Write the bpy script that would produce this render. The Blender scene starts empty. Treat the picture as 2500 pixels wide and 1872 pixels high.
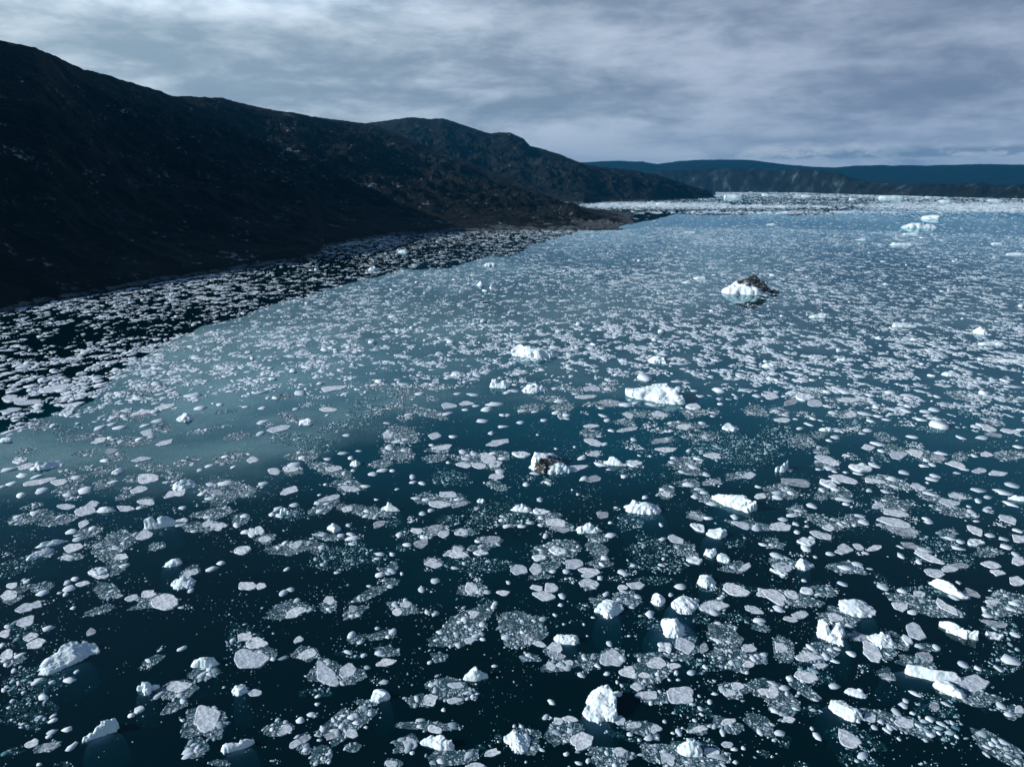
import bpy, math, random
import numpy as np
from mathutils import Vector

random.seed(7)
RNG = np.random.default_rng(11)
R = math.radians
scene = bpy.context.scene
COL = scene.collection

# ------------------------------------------------------------------ camera
CAM_H, FPX, W0 = 120.0, 715.0, 1024.0            # metres above the water, focal length in px at 1024 wide
K = W0 / 2500.0                                  # photo px -> 1024 px
PITCH = math.atan((383.0 - 182.2) / FPX)
cam_data = bpy.data.cameras.new('camera')
cam_data.sensor_width = 36.0
cam_data.lens = 36.0 * FPX / W0
cam_data.clip_start, cam_data.clip_end = 1.0, 120000.0
cam = bpy.data.objects.new('camera', cam_data)
COL.objects.link(cam)
cam.location = (0, 0, CAM_H)
cam.rotation_euler = (math.pi / 2 - PITCH, 0, 0)
scene.camera = cam

# ------------------------------------------------------------------ light
SUN_EL, SUN_AZ = 23.0, -100.0                      # degrees; azimuth from straight ahead, minus = toward the hill
SUN_POWER, SKY = 4.1, 0.065
sd = bpy.data.lights.new('sun', 'SUN')
sd.energy, sd.angle, sd.color = SUN_POWER, R(0.5), (1.0, 0.985, 0.96)
sun = bpy.data.objects.new('sun', sd)
COL.objects.link(sun)
SV = Vector((math.sin(R(SUN_AZ)) * math.cos(R(SUN_EL)), math.cos(R(SUN_AZ)) * math.cos(R(SUN_EL)), math.sin(R(SUN_EL))))
sun.rotation_euler = SV.to_track_quat('Z', 'Y').to_euler()
sun.location = SV * 3000

vs = scene.view_settings
vs.view_transform, vs.look, vs.exposure, vs.gamma, vs.use_curve_mapping = 'Standard', 'None', 0.30, 1.0, False
scene.cycles.use_denoising = True
scene.cycles.max_bounces = 6
scene.cycles.transparent_max_bounces = 12
scene.cycles.volume_bounces = 0


class N:
    """short-hand for building node trees"""
    def __init__(self, tree):
        self.t, self.l = tree, tree.links
        tree.nodes.clear()

    def n(self, kind, **kw):
        nd = self.t.nodes.new('ShaderNode' + kind)
        ins = kw.pop('i', {})
        for k, v in kw.items():
            setattr(nd, k, v)
        for k, v in ins.items():
            self.put(nd.inputs[k], v)
        return nd

    def put(self, sock, v):
        if isinstance(v, bpy.types.NodeSocket):
            self.l.new(v, sock)
        elif isinstance(v, (tuple, list)) and len(v) == 3 and sock.type == 'RGBA':
            sock.default_value = (*v, 1)
        else:
            sock.default_value = v

    def m(self, op, a, b=0.0, c=None, clamp=False):
        nd = self.n('Math', operation=op, use_clamp=clamp)
        self.put(nd.inputs[0], a)
        self.put(nd.inputs[1], b)
        if c is not None:
            self.put(nd.inputs[2], c)
        return nd.outputs[0]

    def step(self, v, a, b, lo=0.0, hi=1.0):
        nd = self.n('MapRange', interpolation_type='SMOOTHSTEP')
        for k, x in zip((0, 1, 2, 3, 4), (v, a, b, lo, hi)):
            self.put(nd.inputs[k], x)
        return nd.outputs[0]

    def mix(self, f, a, b, mode='MIX'):
        nd = self.n('Mix', data_type='RGBA', blend_type=mode)
        self.put(nd.inputs[0], f)
        self.put(nd.inputs[6], a)
        self.put(nd.inputs[7], b)
        return nd.outputs[2]

    def noise(self, vec, scale, detail=4.0, rough=0.55, dist=0.0):
        nd = self.n('TexNoise', i={'Scale': scale, 'Detail': detail, 'Roughness': rough, 'Distortion': dist})
        if vec is not None:
            self.l.new(vec, nd.inputs['Vector'])
        return nd.outputs['Fac']

    def scale(self, vec, s, off=(0, 0, 0)):
        nd = self.n('Mapping')
        self.l.new(vec, nd.inputs['Vector'])
        nd.inputs['Scale'].default_value = s
        nd.inputs['Location'].default_value = off
        return nd.outputs[0]

    def voro(self, vec, scale, feature='F1', rnd=1.0):
        nd = self.n('TexVoronoi', feature=feature, i={'Scale': scale, 'Randomness': rnd})
        self.l.new(vec, nd.inputs['Vector'])
        return nd


# ------------------------------------------------------------------ world: clear sky overhead, a deck of cloud lying low over the fjord
world = bpy.data.worlds.new('World')
scene.world = world
world.use_nodes = True
w = N(world.node_tree)
sky = w.n('TexSky', sky_type='NISHITA', sun_disc=False, sun_elevation=R(SUN_EL), sun_rotation=R(SUN_AZ),
          air_density=1.0, dust_density=0.2, ozone_density=2.0)
tc = w.n('TexCoord').outputs['Generated']
sx = w.n('SeparateXYZ')
w.l.new(tc, sx.inputs[0])
dx, dy, dz = sx.outputs
zz = w.m('MAXIMUM', dz, 0.0)
den = w.m('ADD', zz, 0.11)
cv = w.n('CombineXYZ')
w.l.new(w.m('DIVIDE', dx, den), cv.inputs[0])
w.l.new(w.m('DIVIDE', dy, den), cv.inputs[1])
flat = cv.outputs[0]                                # the cloud deck seen in perspective
n_big = w.noise(w.scale(flat, (0.42, 0.50, 1), (3.1, 1.4, 0)), 1.0, 3.0, 0.5, 0.2)
n_band = w.noise(w.scale(flat, (0.62, 1.15, 1), (0.4, 7.3, 0)), 1.0, 9.0, 0.62, 0.4)
# n_fine = w.noise(w.scale(flat, (2.6, 3.6, 1), (5, 2, 0)), 1.0, 7.0, 0.65, 0.4)
roll = w.noise(w.scale(tc, (6.0, 6.0, 21.0), (1.7, 0.2, 0.6)), 1.0, 7.0, 0.55, 0.25)
wisp = w.noise(w.scale(tc, (20.0, 20.0, 64.0), (0.7, 3.2, 0.1)), 1.0, 6.0, 0.6, 0.2)
lum = w.m('ADD', w.m('MULTIPLY', n_big, 0.32), w.m('ADD', w.m('MULTIPLY', n_band, 0.12), w.m('ADD', w.m('MULTIPLY', roll, 0.42), w.m('MULTIPLY', wisp, 0.14))))
lum = w.step(lum, 0.41, 0.61)
side = w.step(dx, -0.62, 0.48)                       # the deck thins toward the sun's side
dark = w.mix(side, (0.225, 0.305, 0.375), (0.140, 0.185, 0.270))
lite = w.mix(side, (0.57, 0.66, 0.73), (0.32, 0.375, 0.48))
cloud = w.mix(lum, dark, lite)
glow = w.step(dz, 0.075, 0.012)                     # the far rim of the deck, open to the light behind it
cloud = w.mix(w.m('MULTIPLY', glow, 0.55), cloud, (0.34, 0.385, 0.47))
tall = w.scale(tc, (7.0, 7.0, 26.0), (0.3, 0.2, 0.1))
puff = w.noise(tall, 1.0, 6.0, 0.6, 0.2)
gap = w.m('MULTIPLY', w.step(puff, 0.36, 0.54), w.m('MULTIPLY', w.step(w.m('ADD', dz, w.m('MULTIPLY', w.m('SUBTRACT', wisp, 0.5), 0.03)), 0.050, 0.036), w.step(dx, 0.0, 0.30)))
cloud = w.mix(w.m('MULTIPLY', gap, 0.7), cloud, (0.52, 0.56, 0.63))
low = w.m('MULTIPLY', w.step(wisp, 0.46, 0.56), w.m('MULTIPLY', w.m('MULTIPLY', w.step(dz, 0.042, 0.036), w.step(dz, 0.026, 0.031)), w.step(dx, 0.26, 0.36)))
cloud = w.mix(w.m('MULTIPLY', low, 0.8), cloud, (0.17, 0.205, 0.28))
n_edge = w.noise(w.scale(flat, (0.8, 1.1, 1), (9, 4, 0)), 1.0, 6.0, 0.6, 0.5)
rim = w.m('ADD', w.m('MULTIPLY', w.step(dx, 0.02, -0.42), 0.085), 0.262)
cover = w.step(w.m('ADD', dz, w.m('MULTIPLY', w.m('SUBTRACT', n_edge, 0.5), 0.22)), w.m('ADD', rim, 0.035), w.m('SUBTRACT', rim, 0.035))
cover = w.m('MULTIPLY', cover, w.step(dy, -0.35, 0.10))
thin = w.m('MULTIPLY', w.step(dz, 0.16, 0.25), w.step(dx, 0.05, -0.35))   # sunlight soaks through the deck's upper edge
gains = w.n('VectorMath', operation='SCALE')
w.l.new(cloud, gains.inputs[0])
w.l.new(w.m('MULTIPLY', w.m('ADD', 1.12, w.m('MULTIPLY', thin, 0.75)), 1.0 / SKY), gains.inputs[3])
bg = w.n('Background', i={'Strength': SKY})
w.l.new(w.mix(cover, sky.outputs[0], gains.outputs[0]), bg.inputs['Color'])
wo = w.n('OutputWorld')
w.l.new(bg.outputs[0], wo.inputs['Surface'])


# ------------------------------------------------------------------ materials
def mat(name):
    m = bpy.data.materials.new(name)
    m.use_nodes = True
    t = N(m.node_tree)
    out = t.n('OutputMaterial')
    return m, t, out


def bump(t, height, strength, distance):
    b = t.n('Bump', i={'Strength': strength, 'Distance': distance})
    t.l.new(height, b.inputs['Height'])
    return b.outputs[0]


def principled(t, out, color, rough, normal=None, spec=0.3, sss=0.0):
    p = t.n('BsdfPrincipled', i={'Roughness': rough, 'Specular IOR Level': spec, 'Subsurface Weight': sss, 'Subsurface Scale': 0.9})
    p.inputs['Subsurface Radius'].default_value = (0.25, 0.7, 1.0)
    t.put(p.inputs['Base Color'], color)
    if normal is not None:
        t.l.new(normal, p.inputs['Normal'])
    t.l.new(p.outputs[0], out.inputs['Surface'])
    return p


def water_material():
    m, t, out = mat('sea_water')
    fr = t.n('Fresnel', i={'IOR': 1.333})
    pos = t.n('NewGeometry').outputs['Position']
    gl = t.n('BsdfGlossy', i={'Color': (0.61, 0.89, 0.95, 1), 'Roughness': 0.008})
    tr = t.n('BsdfTransparent')
    # body colour of the water: teal mid-way out, darker near the camera and beyond
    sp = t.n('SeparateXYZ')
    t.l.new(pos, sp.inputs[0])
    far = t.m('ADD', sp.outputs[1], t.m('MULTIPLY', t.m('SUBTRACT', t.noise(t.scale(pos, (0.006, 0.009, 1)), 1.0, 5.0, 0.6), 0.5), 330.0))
    teal_mask = t.m('MULTIPLY', t.step(far, 165.0, 400.0), t.m('ADD', 0.10, t.m('MULTIPLY', t.step(far, 760.0, 380.0), 0.90)))
    shade_line = t.m('SUBTRACT', sp.outputs[0], t.m('MULTIPLY_ADD', sp.outputs[1], 0.339, -390.0))
    teal_mask = t.m('MULTIPLY', teal_mask, t.step(shade_line, -90.0, 170.0))  # hill's shade painted in: teal fades out along the shoreward dark band
    teal_body = t.n('BsdfDiffuse')
    t.l.new(t.mix(teal_mask, (0.0, 0.040, 0.052), (0.0, 0.27, 0.40)), teal_body.inputs['Color'])
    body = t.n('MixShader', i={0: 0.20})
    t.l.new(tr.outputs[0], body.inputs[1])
    t.l.new(teal_body.outputs[0], body.inputs[2])
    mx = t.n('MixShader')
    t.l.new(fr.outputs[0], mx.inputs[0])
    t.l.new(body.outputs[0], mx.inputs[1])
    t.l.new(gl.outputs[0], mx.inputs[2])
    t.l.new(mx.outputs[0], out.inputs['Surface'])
    ab = t.n('VolumeAbsorption', i={'Color': (0.0, 0.82, 0.80), 'Density': 0.16})
    t.l.new(ab.outputs[0], out.inputs['Volume'])
    return m


def deep_material():
    m, t, out = mat('deep_water')
    pos = t.n('NewGeometry').outputs['Position']
    f = t.step(t.noise(t.scale(pos, (0.004, 0.006, 1)), 1.0, 4.0, 0.5), 0.3, 0.7)
    d = t.n('BsdfDiffuse')
    t.l.new(t.mix(f, (0.0, 0.030, 0.034), (0.0, 0.10, 0.105)), d.inputs['Color'])
    t.l.new(d.outputs[0], out.inputs['Surface'])
    return m


def berg_material(kind='clean'):
    m, t, out = mat('glacier_ice_' + kind)
    oc = t.n('TexCoord').outputs['Object']
    n1 = t.noise(oc, 0.55, 6.0, 0.6)
    n2 = t.noise(oc, 3.2, 5.0, 0.65)
    col = t.mix(t.step(n1, 0.34, 0.66), (0.66, 0.81, 0.88), (0.84, 0.91, 0.94))
    h = t.m('ADD', t.m('MULTIPLY', n1, 1.0), t.m('MULTIPLY', n2, 0.35))
    if kind != 'clean':
        gc = t.n('TexCoord').outputs['Generated']
        s = t.n('SeparateXYZ')
        t.l.new(gc, s.inputs[0])
        u, v, z = s.outputs
        wob = t.m('MULTIPLY', t.m('SUBTRACT', t.noise(t.scale(gc, (5, 5, 5)), 1.0, 6.0, 0.65), 0.5), 0.5)
        if kind == 'banded':
            q = t.m('ADD', t.m('SUBTRACT', v, t.m('MULTIPLY', u, 0.62)), wob)
            a = t.m('MULTIPLY', t.step(q, 0.26, 0.20), t.step(q, -0.16, -0.10))
            wh = t.m('MULTIPLY', t.step(q, 0.02, 0.05), t.step(q, 0.13, 0.10))
            wh = t.m('MULTIPLY', wh, t.step(u, 0.45, 0.6))
            mask = t.m('SUBTRACT', a, wh, clamp=True)
        else:
            q = t.m('ADD', t.m('ADD', t.m('MULTIPLY', u, 0.62), t.m('MULTIPLY', z, 0.62)), t.m('MULTIPLY', wob, 1.2))
            mask = t.m('MULTIPLY', t.step(q, 0.50, 0.56), t.step(t.noise(t.scale(gc, (7, 7, 16), (3, 1, 0)), 1.0, 6.0, 0.7), 0.34, 0.46))
        gr = t.n('Mapping')
        t.l.new(gc, gr.inputs['Vector'])
        gr.inputs['Rotation'].default_value = (0, 0, R(-38))
        gr.inputs['Scale'].default_value = (5, 26, 14)
        grit = t.step(t.noise(gr.outputs[0], 1.0, 7.0, 0.72), 0.54, 0.62)
        mask = t.m('MULTIPLY', mask, t.m('SUBTRACT', 1.0, t.m('MULTIPLY', grit, 0.38)))
        col = t.mix(mask, col, (0.016, 0.017, 0.018))
    principled(t, out, col, 0.6, bump(t, h, 0.45, 0.22), 0.25, 0.12 if kind == 'clean' else 0.0)
    return m


def foot_material():
    m, t, out = mat('submerged_ice')
    oc = t.n('TexCoord').outputs['Object']
    col = t.mix(t.noise(oc, 0.5, 4.0), (0.62, 0.84, 0.90), (0.80, 0.92, 0.95))
    principled(t, out, col, 0.6, None, 0.1)
    return m


def floe_material():
    m, t, out = mat('snowy_floe_ice')
    oc = t.n('TexCoord').outputs['Object']
    rnd = t.n('ObjectInfo').outputs['Random']
    n1 = t.noise(oc, 0.30, 5.0, 0.6)
    n2 = t.noise(oc, 1.25, 6.0, 0.72)
    v = t.voro(oc, 0.9).outputs['Distance']
    base = t.mix(rnd, (0.55, 0.63, 0.715), (0.82, 0.88, 0.93))
    col = t.mix(t.step(n2, 0.36, 0.58), t.mix(0.62, base, (0.24, 0.30, 0.37)), base)
    col = t.mix(t.step(n1, 0.55, 0.75), col, (0.76, 0.83, 0.88))
    h = t.m('ADD', t.m('MULTIPLY', n2, 0.6), t.m('MULTIPLY', v, 0.5))
    principled(t, out, col, 0.75, bump(t, h, 0.8, 0.35), 0.2)
    return m


def thick_material():
    m, t, out = mat('white_floe_ice')
    oc = t.n('TexCoord').outputs['Object']
    n2 = t.noise(oc, 1.8, 5.0, 0.7)
    col = t.mix(t.step(n2, 0.3, 0.62), (0.56, 0.69, 0.77), (0.76, 0.84, 0.89))
    principled(t, out, col, 0.7, bump(t, n2, 0.6, 0.4), 0.2)
    return m


def thin_material():
    m, t, out = mat('thin_grey_ice')
    oc = t.n('TexCoord').outputs['Object']
    n1 = t.noise(oc, 0.5, 6.0, 0.72)
    cells = t.voro(oc, 0.9, 'DISTANCE_TO_EDGE').outputs['Distance']
    col = t.mix(t.step(n1, 0.32, 0.66), (0.17, 0.23, 0.28), (0.52, 0.56, 0.63))
    col = t.mix(t.step(cells, 0.05, 0.0), col, (0.07, 0.11, 0.14))
    principled(t, out, col, 0.75, bump(t, n1, 0.5, 0.2), 0.2)
    return m


def slush_material(kind):
    """broken brash frozen together: pale crumbs in grey slush, water showing in the cracks"""
    m, t, out = mat('brash_slush_' + kind)
    oc = t.n('TexCoord').outputs['Object']
    warp = t.n('TexNoise', i={'Scale': 0.8, 'Detail': 3.0})
    t.l.new(oc, warp.inputs['Vector'])
    va = t.n('VectorMath', operation='MULTIPLY_ADD', i={1: (0.7, 0.7, 0.0)})
    t.l.new(warp.outputs['Color'], va.inputs[0])
    t.l.new(oc, va.inputs[2])
    p = va.outputs[0]
    e1 = t.voro(p, 1.15, 'DISTANCE_TO_EDGE').outputs['Distance']
    c1 = t.voro(p, 1.15).outputs['Color']
    e2 = t.voro(p, 2.9, 'DISTANCE_TO_EDGE').outputs['Distance']
    c2 = t.voro(p, 2.9).outputs['Color']
    r1 = t.n('SeparateColor')
    t.l.new(c1, r1.inputs[0])
    r2 = t.n('SeparateColor')
    t.l.new(c2, r2.inputs[0])
    big = t.noise(oc, 0.16, 4.0, 0.6)
    lev = {'dense': 0.0, 'sparse': 0.30}[kind]
    bright = t.m('ADD', t.m('MULTIPLY', r2.outputs[0], 0.55), t.m('ADD', t.m('MULTIPLY', r1.outputs[1], 0.40), t.m('MULTIPLY', t.m('SUBTRACT', big, 0.5), 0.8)))
    pale = t.step(bright, 0.42 + lev, 0.98 + lev)
    col = t.mix(pale, {'dense': (0.045, 0.125, 0.16), 'sparse': (0.012, 0.10, 0.13)}[kind], (0.58, 0.69, 0.77))
    crack = t.m('MINIMUM', t.step(e1, 0.015, 0.10), t.step(e2, 0.0, 0.05))
    lace = t.step(t.noise(oc, 0.55, 6.0, 0.7), 0.30 + lev * 0.5, 0.44 + lev * 0.5)
    keep = t.m('MULTIPLY', t.m('ADD', t.m('MULTIPLY', crack, 0.70), 0.28), t.m('MAXIMUM', lace, t.m('MULTIPLY', pale, 0.5)))
    keep = t.m('MULTIPLY', keep, {'dense': 0.95, 'sparse': 0.65}[kind])
    pr = t.n('BsdfPrincipled', i={'Roughness': 0.8, 'Specular IOR Level': 0.2})
    t.l.new(col, pr.inputs['Base Color'])
    t.l.new(bump(t, bright, 0.5, 0.2), pr.inputs['Normal'])
    tr = t.n('BsdfTransparent')
    mx = t.n('MixShader')
    t.l.new(keep, mx.inputs[0])
    t.l.new(tr.outputs[0], mx.inputs[1])
    t.l.new(pr.outputs[0], mx.inputs[2])
    t.l.new(mx.outputs[0], out.inputs['Surface'])
    return m


def crumb_material(name, a, b):
    m, t, out = mat(name)
    rnd = t.n('NewGeometry').outputs['Random Per Island']
    principled(t, out, t.mix(rnd, a, b), 0.75, None, 0.2)
    return m


def hill_material(name, rock=0.5, shore=True, tint=1.0):
    m, t, out = mat(name)
    g = t.n('NewGeometry')
    pos = g.outputs['Position']
    sp = t.n('SeparateXYZ')
    t.l.new(pos, sp.inputs[0])
    z = sp.outputs[2]
    big = t.noise(pos, 0.0035, 7.0, 0.6)
    mid = t.noise(pos, 0.016 if shore else 0.0055, 7.0, 0.66)
    fine = t.noise(t.scale(pos, (1, 1, 1.8)), 0.075, 7.0, 0.7)
    sharp = t.noise(pos, 0.22, 5.0, 0.7)
    k = tint
    heath = t.mix(t.step(mid, 0.35, 0.65), (0.020 * k, 0.024 * k, 0.023 * k), (0.043 * k, 0.048 * k, 0.044 * k))
    heath = t.mix(t.m('MULTIPLY', t.step(big, 0.54, 0.68), 0.8), heath, (0.066 * k, 0.076 * k, 0.064 * k))
    rk = t.mix(t.step(sharp, 0.3, 0.7), (0.085, 0.115, 0.14), (0.42, 0.48, 0.53)) if shore else t.mix(t.step(mid, 0.3, 0.7), (0.005, 0.014, 0.022), (0.066, 0.098, 0.122))
    bare = t.m('ADD', t.m('MULTIPLY', mid, 0.5), t.m('MULTIPLY', fine, 0.62))
    mask = t.step(bare, 0.70 - 0.13 * rock, 0.76 - 0.13 * rock)
    patch = t.step(t.noise(pos, 0.0062, 5.0, 0.6), 0.48, 0.58)
    col = t.mix(t.m('MULTIPLY', mask, t.m('ADD', 0.18, t.m('MULTIPLY', patch, 0.82))), heath, rk)
    if shore:
        lim = t.m('ADD', 0.5, t.m('MULTIPLY', t.step(mid, 0.36, 0.66), t.step(sp.outputs[0], -500.0, 300.0, 2.5, 10.0)))
        col = t.mix(t.m('MULTIPLY', t.step(z, t.m('ADD', lim, 2.0), lim), t.step(fine, 0.40, 0.58)), col, (0.125, 0.14, 0.15))
    principled(t, out, col, 0.9, bump(t, t.m('ADD', t.m('MULTIPLY', fine, 10.0), t.m('MULTIPLY', sharp, 2.0)), 0.55, 1.0), 0.1)
    return m


def plain(name, col, rough=0.6, metal=0.0):
    m, t, out = mat(name)
    oc = t.n('TexCoord').outputs['Object']
    v = t.mix(t.noise(oc, 4.0, 3.0), tuple(c * 0.85 for c in col), tuple(min(1, c * 1.1) for c in col))
    principled(t, out, v, rough).inputs['Metallic'].default_value = metal
    return m


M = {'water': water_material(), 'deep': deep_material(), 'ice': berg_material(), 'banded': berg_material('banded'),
     'capped': berg_material('capped'), 'foot': foot_material(), 'floe': floe_material(), 'thick': thick_material(),
     'thin': thin_material(), 'dense': slush_material('dense'), 'sparse': slush_material('sparse'),
     'crumb': crumb_material('brash_crumbs', (0.16, 0.27, 0.33), (0.68, 0.78, 0.84)),
     'tealcrumb': crumb_material('wet_brash_crumbs', (0.07, 0.21, 0.27), (0.50, 0.65, 0.73)),
     'drift': crumb_material('drift_floes', (0.46, 0.56, 0.65), (0.76, 0.85, 0.91)),
     'hill': hill_material('heath_and_rock', 0.55, True, 0.21), 'head': hill_material('headland_heath', 0.45, True, 0.21),
     'crag': hill_material('far_crag_rock', 0.9, False, 0.16), 'ridge': hill_material('far_ridge_heath', 0.0, False, 0.10)}


# ------------------------------------------------------------------ helpers
CP, SP = math.cos(PITCH), math.sin(PITCH)


def ray(px, py):
    """photo px -> world direction (not normalised)"""
    a = np.asarray(px, float) * K - 512.0
    b = 383.0 - np.asarray(py, float) * K
    return a, FPX * CP + b * SP, b * CP - FPX * SP


def ground(px, py):
    """photo px -> point on the water"""
    x, y, z = ray(px, py)
    s = CAM_H / np.maximum(-z, 1e-6)
    return x * s, y * s


def bearing(px, py):
    """photo px -> bearing (rad) and tangent of its elevation"""
    x, y, z = ray(px, py)
    return np.arctan2(x, y), z / np.hypot(x, y)


def px_per_m(dist):
    """photo px that a metre spans at that range"""
    return FPX / K / dist


def hash2(ix, iy, seed):
    n = (ix.astype(np.int64) * 374761393 + iy.astype(np.int64) * 668265263 + seed * 1442695041) & 0xFFFFFFFF
    n = ((n ^ (n >> 13)) * 1274126177) & 0xFFFFFFFF
    return ((n ^ (n >> 16)) & 0xFFFF) / 65535.0


def vnoise(x, y, seed=0):
    x, y = np.asarray(x, float), np.asarray(y, float)
    ix, iy = np.floor(x), np.floor(y)
    fx, fy = x - ix, y - iy
    fx = fx * fx * fx * (fx * (fx * 6 - 15) + 10)
    fy = fy * fy * fy * (fy * (fy * 6 - 15) + 10)
    a, b = hash2(ix, iy, seed), hash2(ix + 1, iy, seed)
    c, d = hash2(ix, iy + 1, seed), hash2(ix + 1, iy + 1, seed)
    return (a + (b - a) * fx) * (1 - fy) + (c + (d - c) * fx) * fy


def fbm(x, y, octv=5, seed=0, gain=0.5, ridged=False):
    v, a, tot = 0.0, 1.0, 0.0
    c, s = math.cos(0.6), math.sin(0.6)
    for o in range(octv):
        n = vnoise(x, y, seed + o * 17)
        if ridged:
            n = 1 - np.abs(2 * n - 1)
        v = v + a * n
        tot += a
        a *= gain
        x, y = (c * x - s * y) * 2.03 + 11.3, (s * x + c * y) * 2.03 - 7.1
    return v / tot


def link(name, me, material=None, parent=None, smooth=True):
    o = bpy.data.objects.new(name, me)
    COL.objects.link(o)
    if material is not None:
        me.materials.append(material)
    if parent is not None:
        o.parent = parent
    if smooth and len(me.polygons):
        me.polygons.foreach_set('use_smooth', np.ones(len(me.polygons), bool))
    return o


def mesh_of(name, verts, faces):
    me = bpy.data.meshes.new(name)
    me.from_pydata([tuple(map(float, v)) for v in verts], [], [tuple(map(int, f)) for f in faces])
    me.update()
    return me


def mesh_fast(name, verts, loops, sizes):
    me = bpy.data.meshes.new(name)
    verts = np.asarray(verts, np.float32)
    loops, sizes = np.asarray(loops, np.int32), np.asarray(sizes, np.int32)
    me.vertices.add(len(verts))
    me.vertices.foreach_set('co', verts.ravel())
    me.loops.add(len(loops))
    me.loops.foreach_set('vertex_index', loops)
    me.polygons.add(len(sizes))
    me.polygons.foreach_set('loop_start', np.concatenate([[0], np.cumsum(sizes)[:-1]]).astype(np.int32))
    me.update(calc_edges=True)
    me.validate()
    return me


def grid_mesh(name, X, Y, Z, keep=None):
    r, c = X.shape
    idx = np.arange(r * c).reshape(r, c)
    q = np.stack([idx[:-1, :-1], idx[:-1, 1:], idx[1:, 1:], idx[1:, :-1]], -1).reshape(-1, 4)
    if keep is not None:
        kq = (keep[:-1, :-1] | keep[:-1, 1:] | keep[1:, 1:] | keep[1:, :-1]).ravel()
        q = q[kq]
    V = np.stack([X.ravel(), Y.ravel(), Z.ravel()], -1)
    used = np.unique(q)
    remap = np.full(len(V), -1)
    remap[used] = np.arange(len(used))
    return mesh_fast(name, V[used], remap[q].ravel(), np.full(len(q), 4))


def tag(o, label=None, cat=None, group=None, kind=None):
    for k, v in (('label', label), ('category', cat), ('group', group), ('kind', kind)):
        if v:
            o[k] = v


def crumbs(cx, cy, rad, h, sides=6, z0=0.0, stretch=None, seed=1, flat=0.62):
    """many small flat-topped lumps of ice: returns vertices, loops and face sizes"""
    n = len(cx)
    g = np.random.default_rng(seed)
    ang = (np.arange(sides) / sides * 2 * np.pi)[None, :] + g.random((n, 1)) * 6.28
    jit = 0.72 + 0.5 * g.random((n, sides))
    st = np.ones(n) if stretch is None else stretch
    turn = g.random(n) * 3.1416
    lx, ly = np.cos(ang) * jit * st[:, None] * rad[:, None], np.sin(ang) * jit / st[:, None] * rad[:, None]
    ct, s_ = np.cos(turn)[:, None], np.sin(turn)[:, None]
    bx, by = lx * ct - ly * s_, lx * s_ + ly * ct
    top = flat + 0.25 * (1 - flat) / 0.38 * g.random((n, 1))
    V = np.empty((n, sides * 2, 3), np.float32)
    V[:, :sides, 0], V[:, :sides, 1], V[:, :sides, 2] = cx[:, None] + bx, cy[:, None] + by, z0 - 0.08
    V[:, sides:, 0], V[:, sides:, 1] = cx[:, None] + bx * top, cy[:, None] + by * top
    V[:, sides:, 2] = z0 + h[:, None] * (0.75 + 0.5 * g.random((n, sides)))
    one = []
    one += [sides + i for i in range(sides)]
    for i in range(sides):
        j = (i + 1) % sides
        one += [i, j, sides + j, sides + i]
    one = np.array(one)
    sz = np.array([sides] + [4] * sides)
    L = (one[None, :] + (np.arange(n) * sides * 2)[:, None]).ravel()
    return V.reshape(-1, 3), L, np.tile(sz, n)


def join_parts(parts):
    V, L, S, off = [], [], [], 0
    for v, l, s in parts:
        V.append(v); L.append(np.asarray(l) + off); S.append(s)
        off += len(v)
    return np.concatenate(V), np.concatenate(L), np.concatenate(S)

HAZE_DENSITY, HAZE_COLOR = 2.0e-5, (0.02, 0.32, 0.66)
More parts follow.
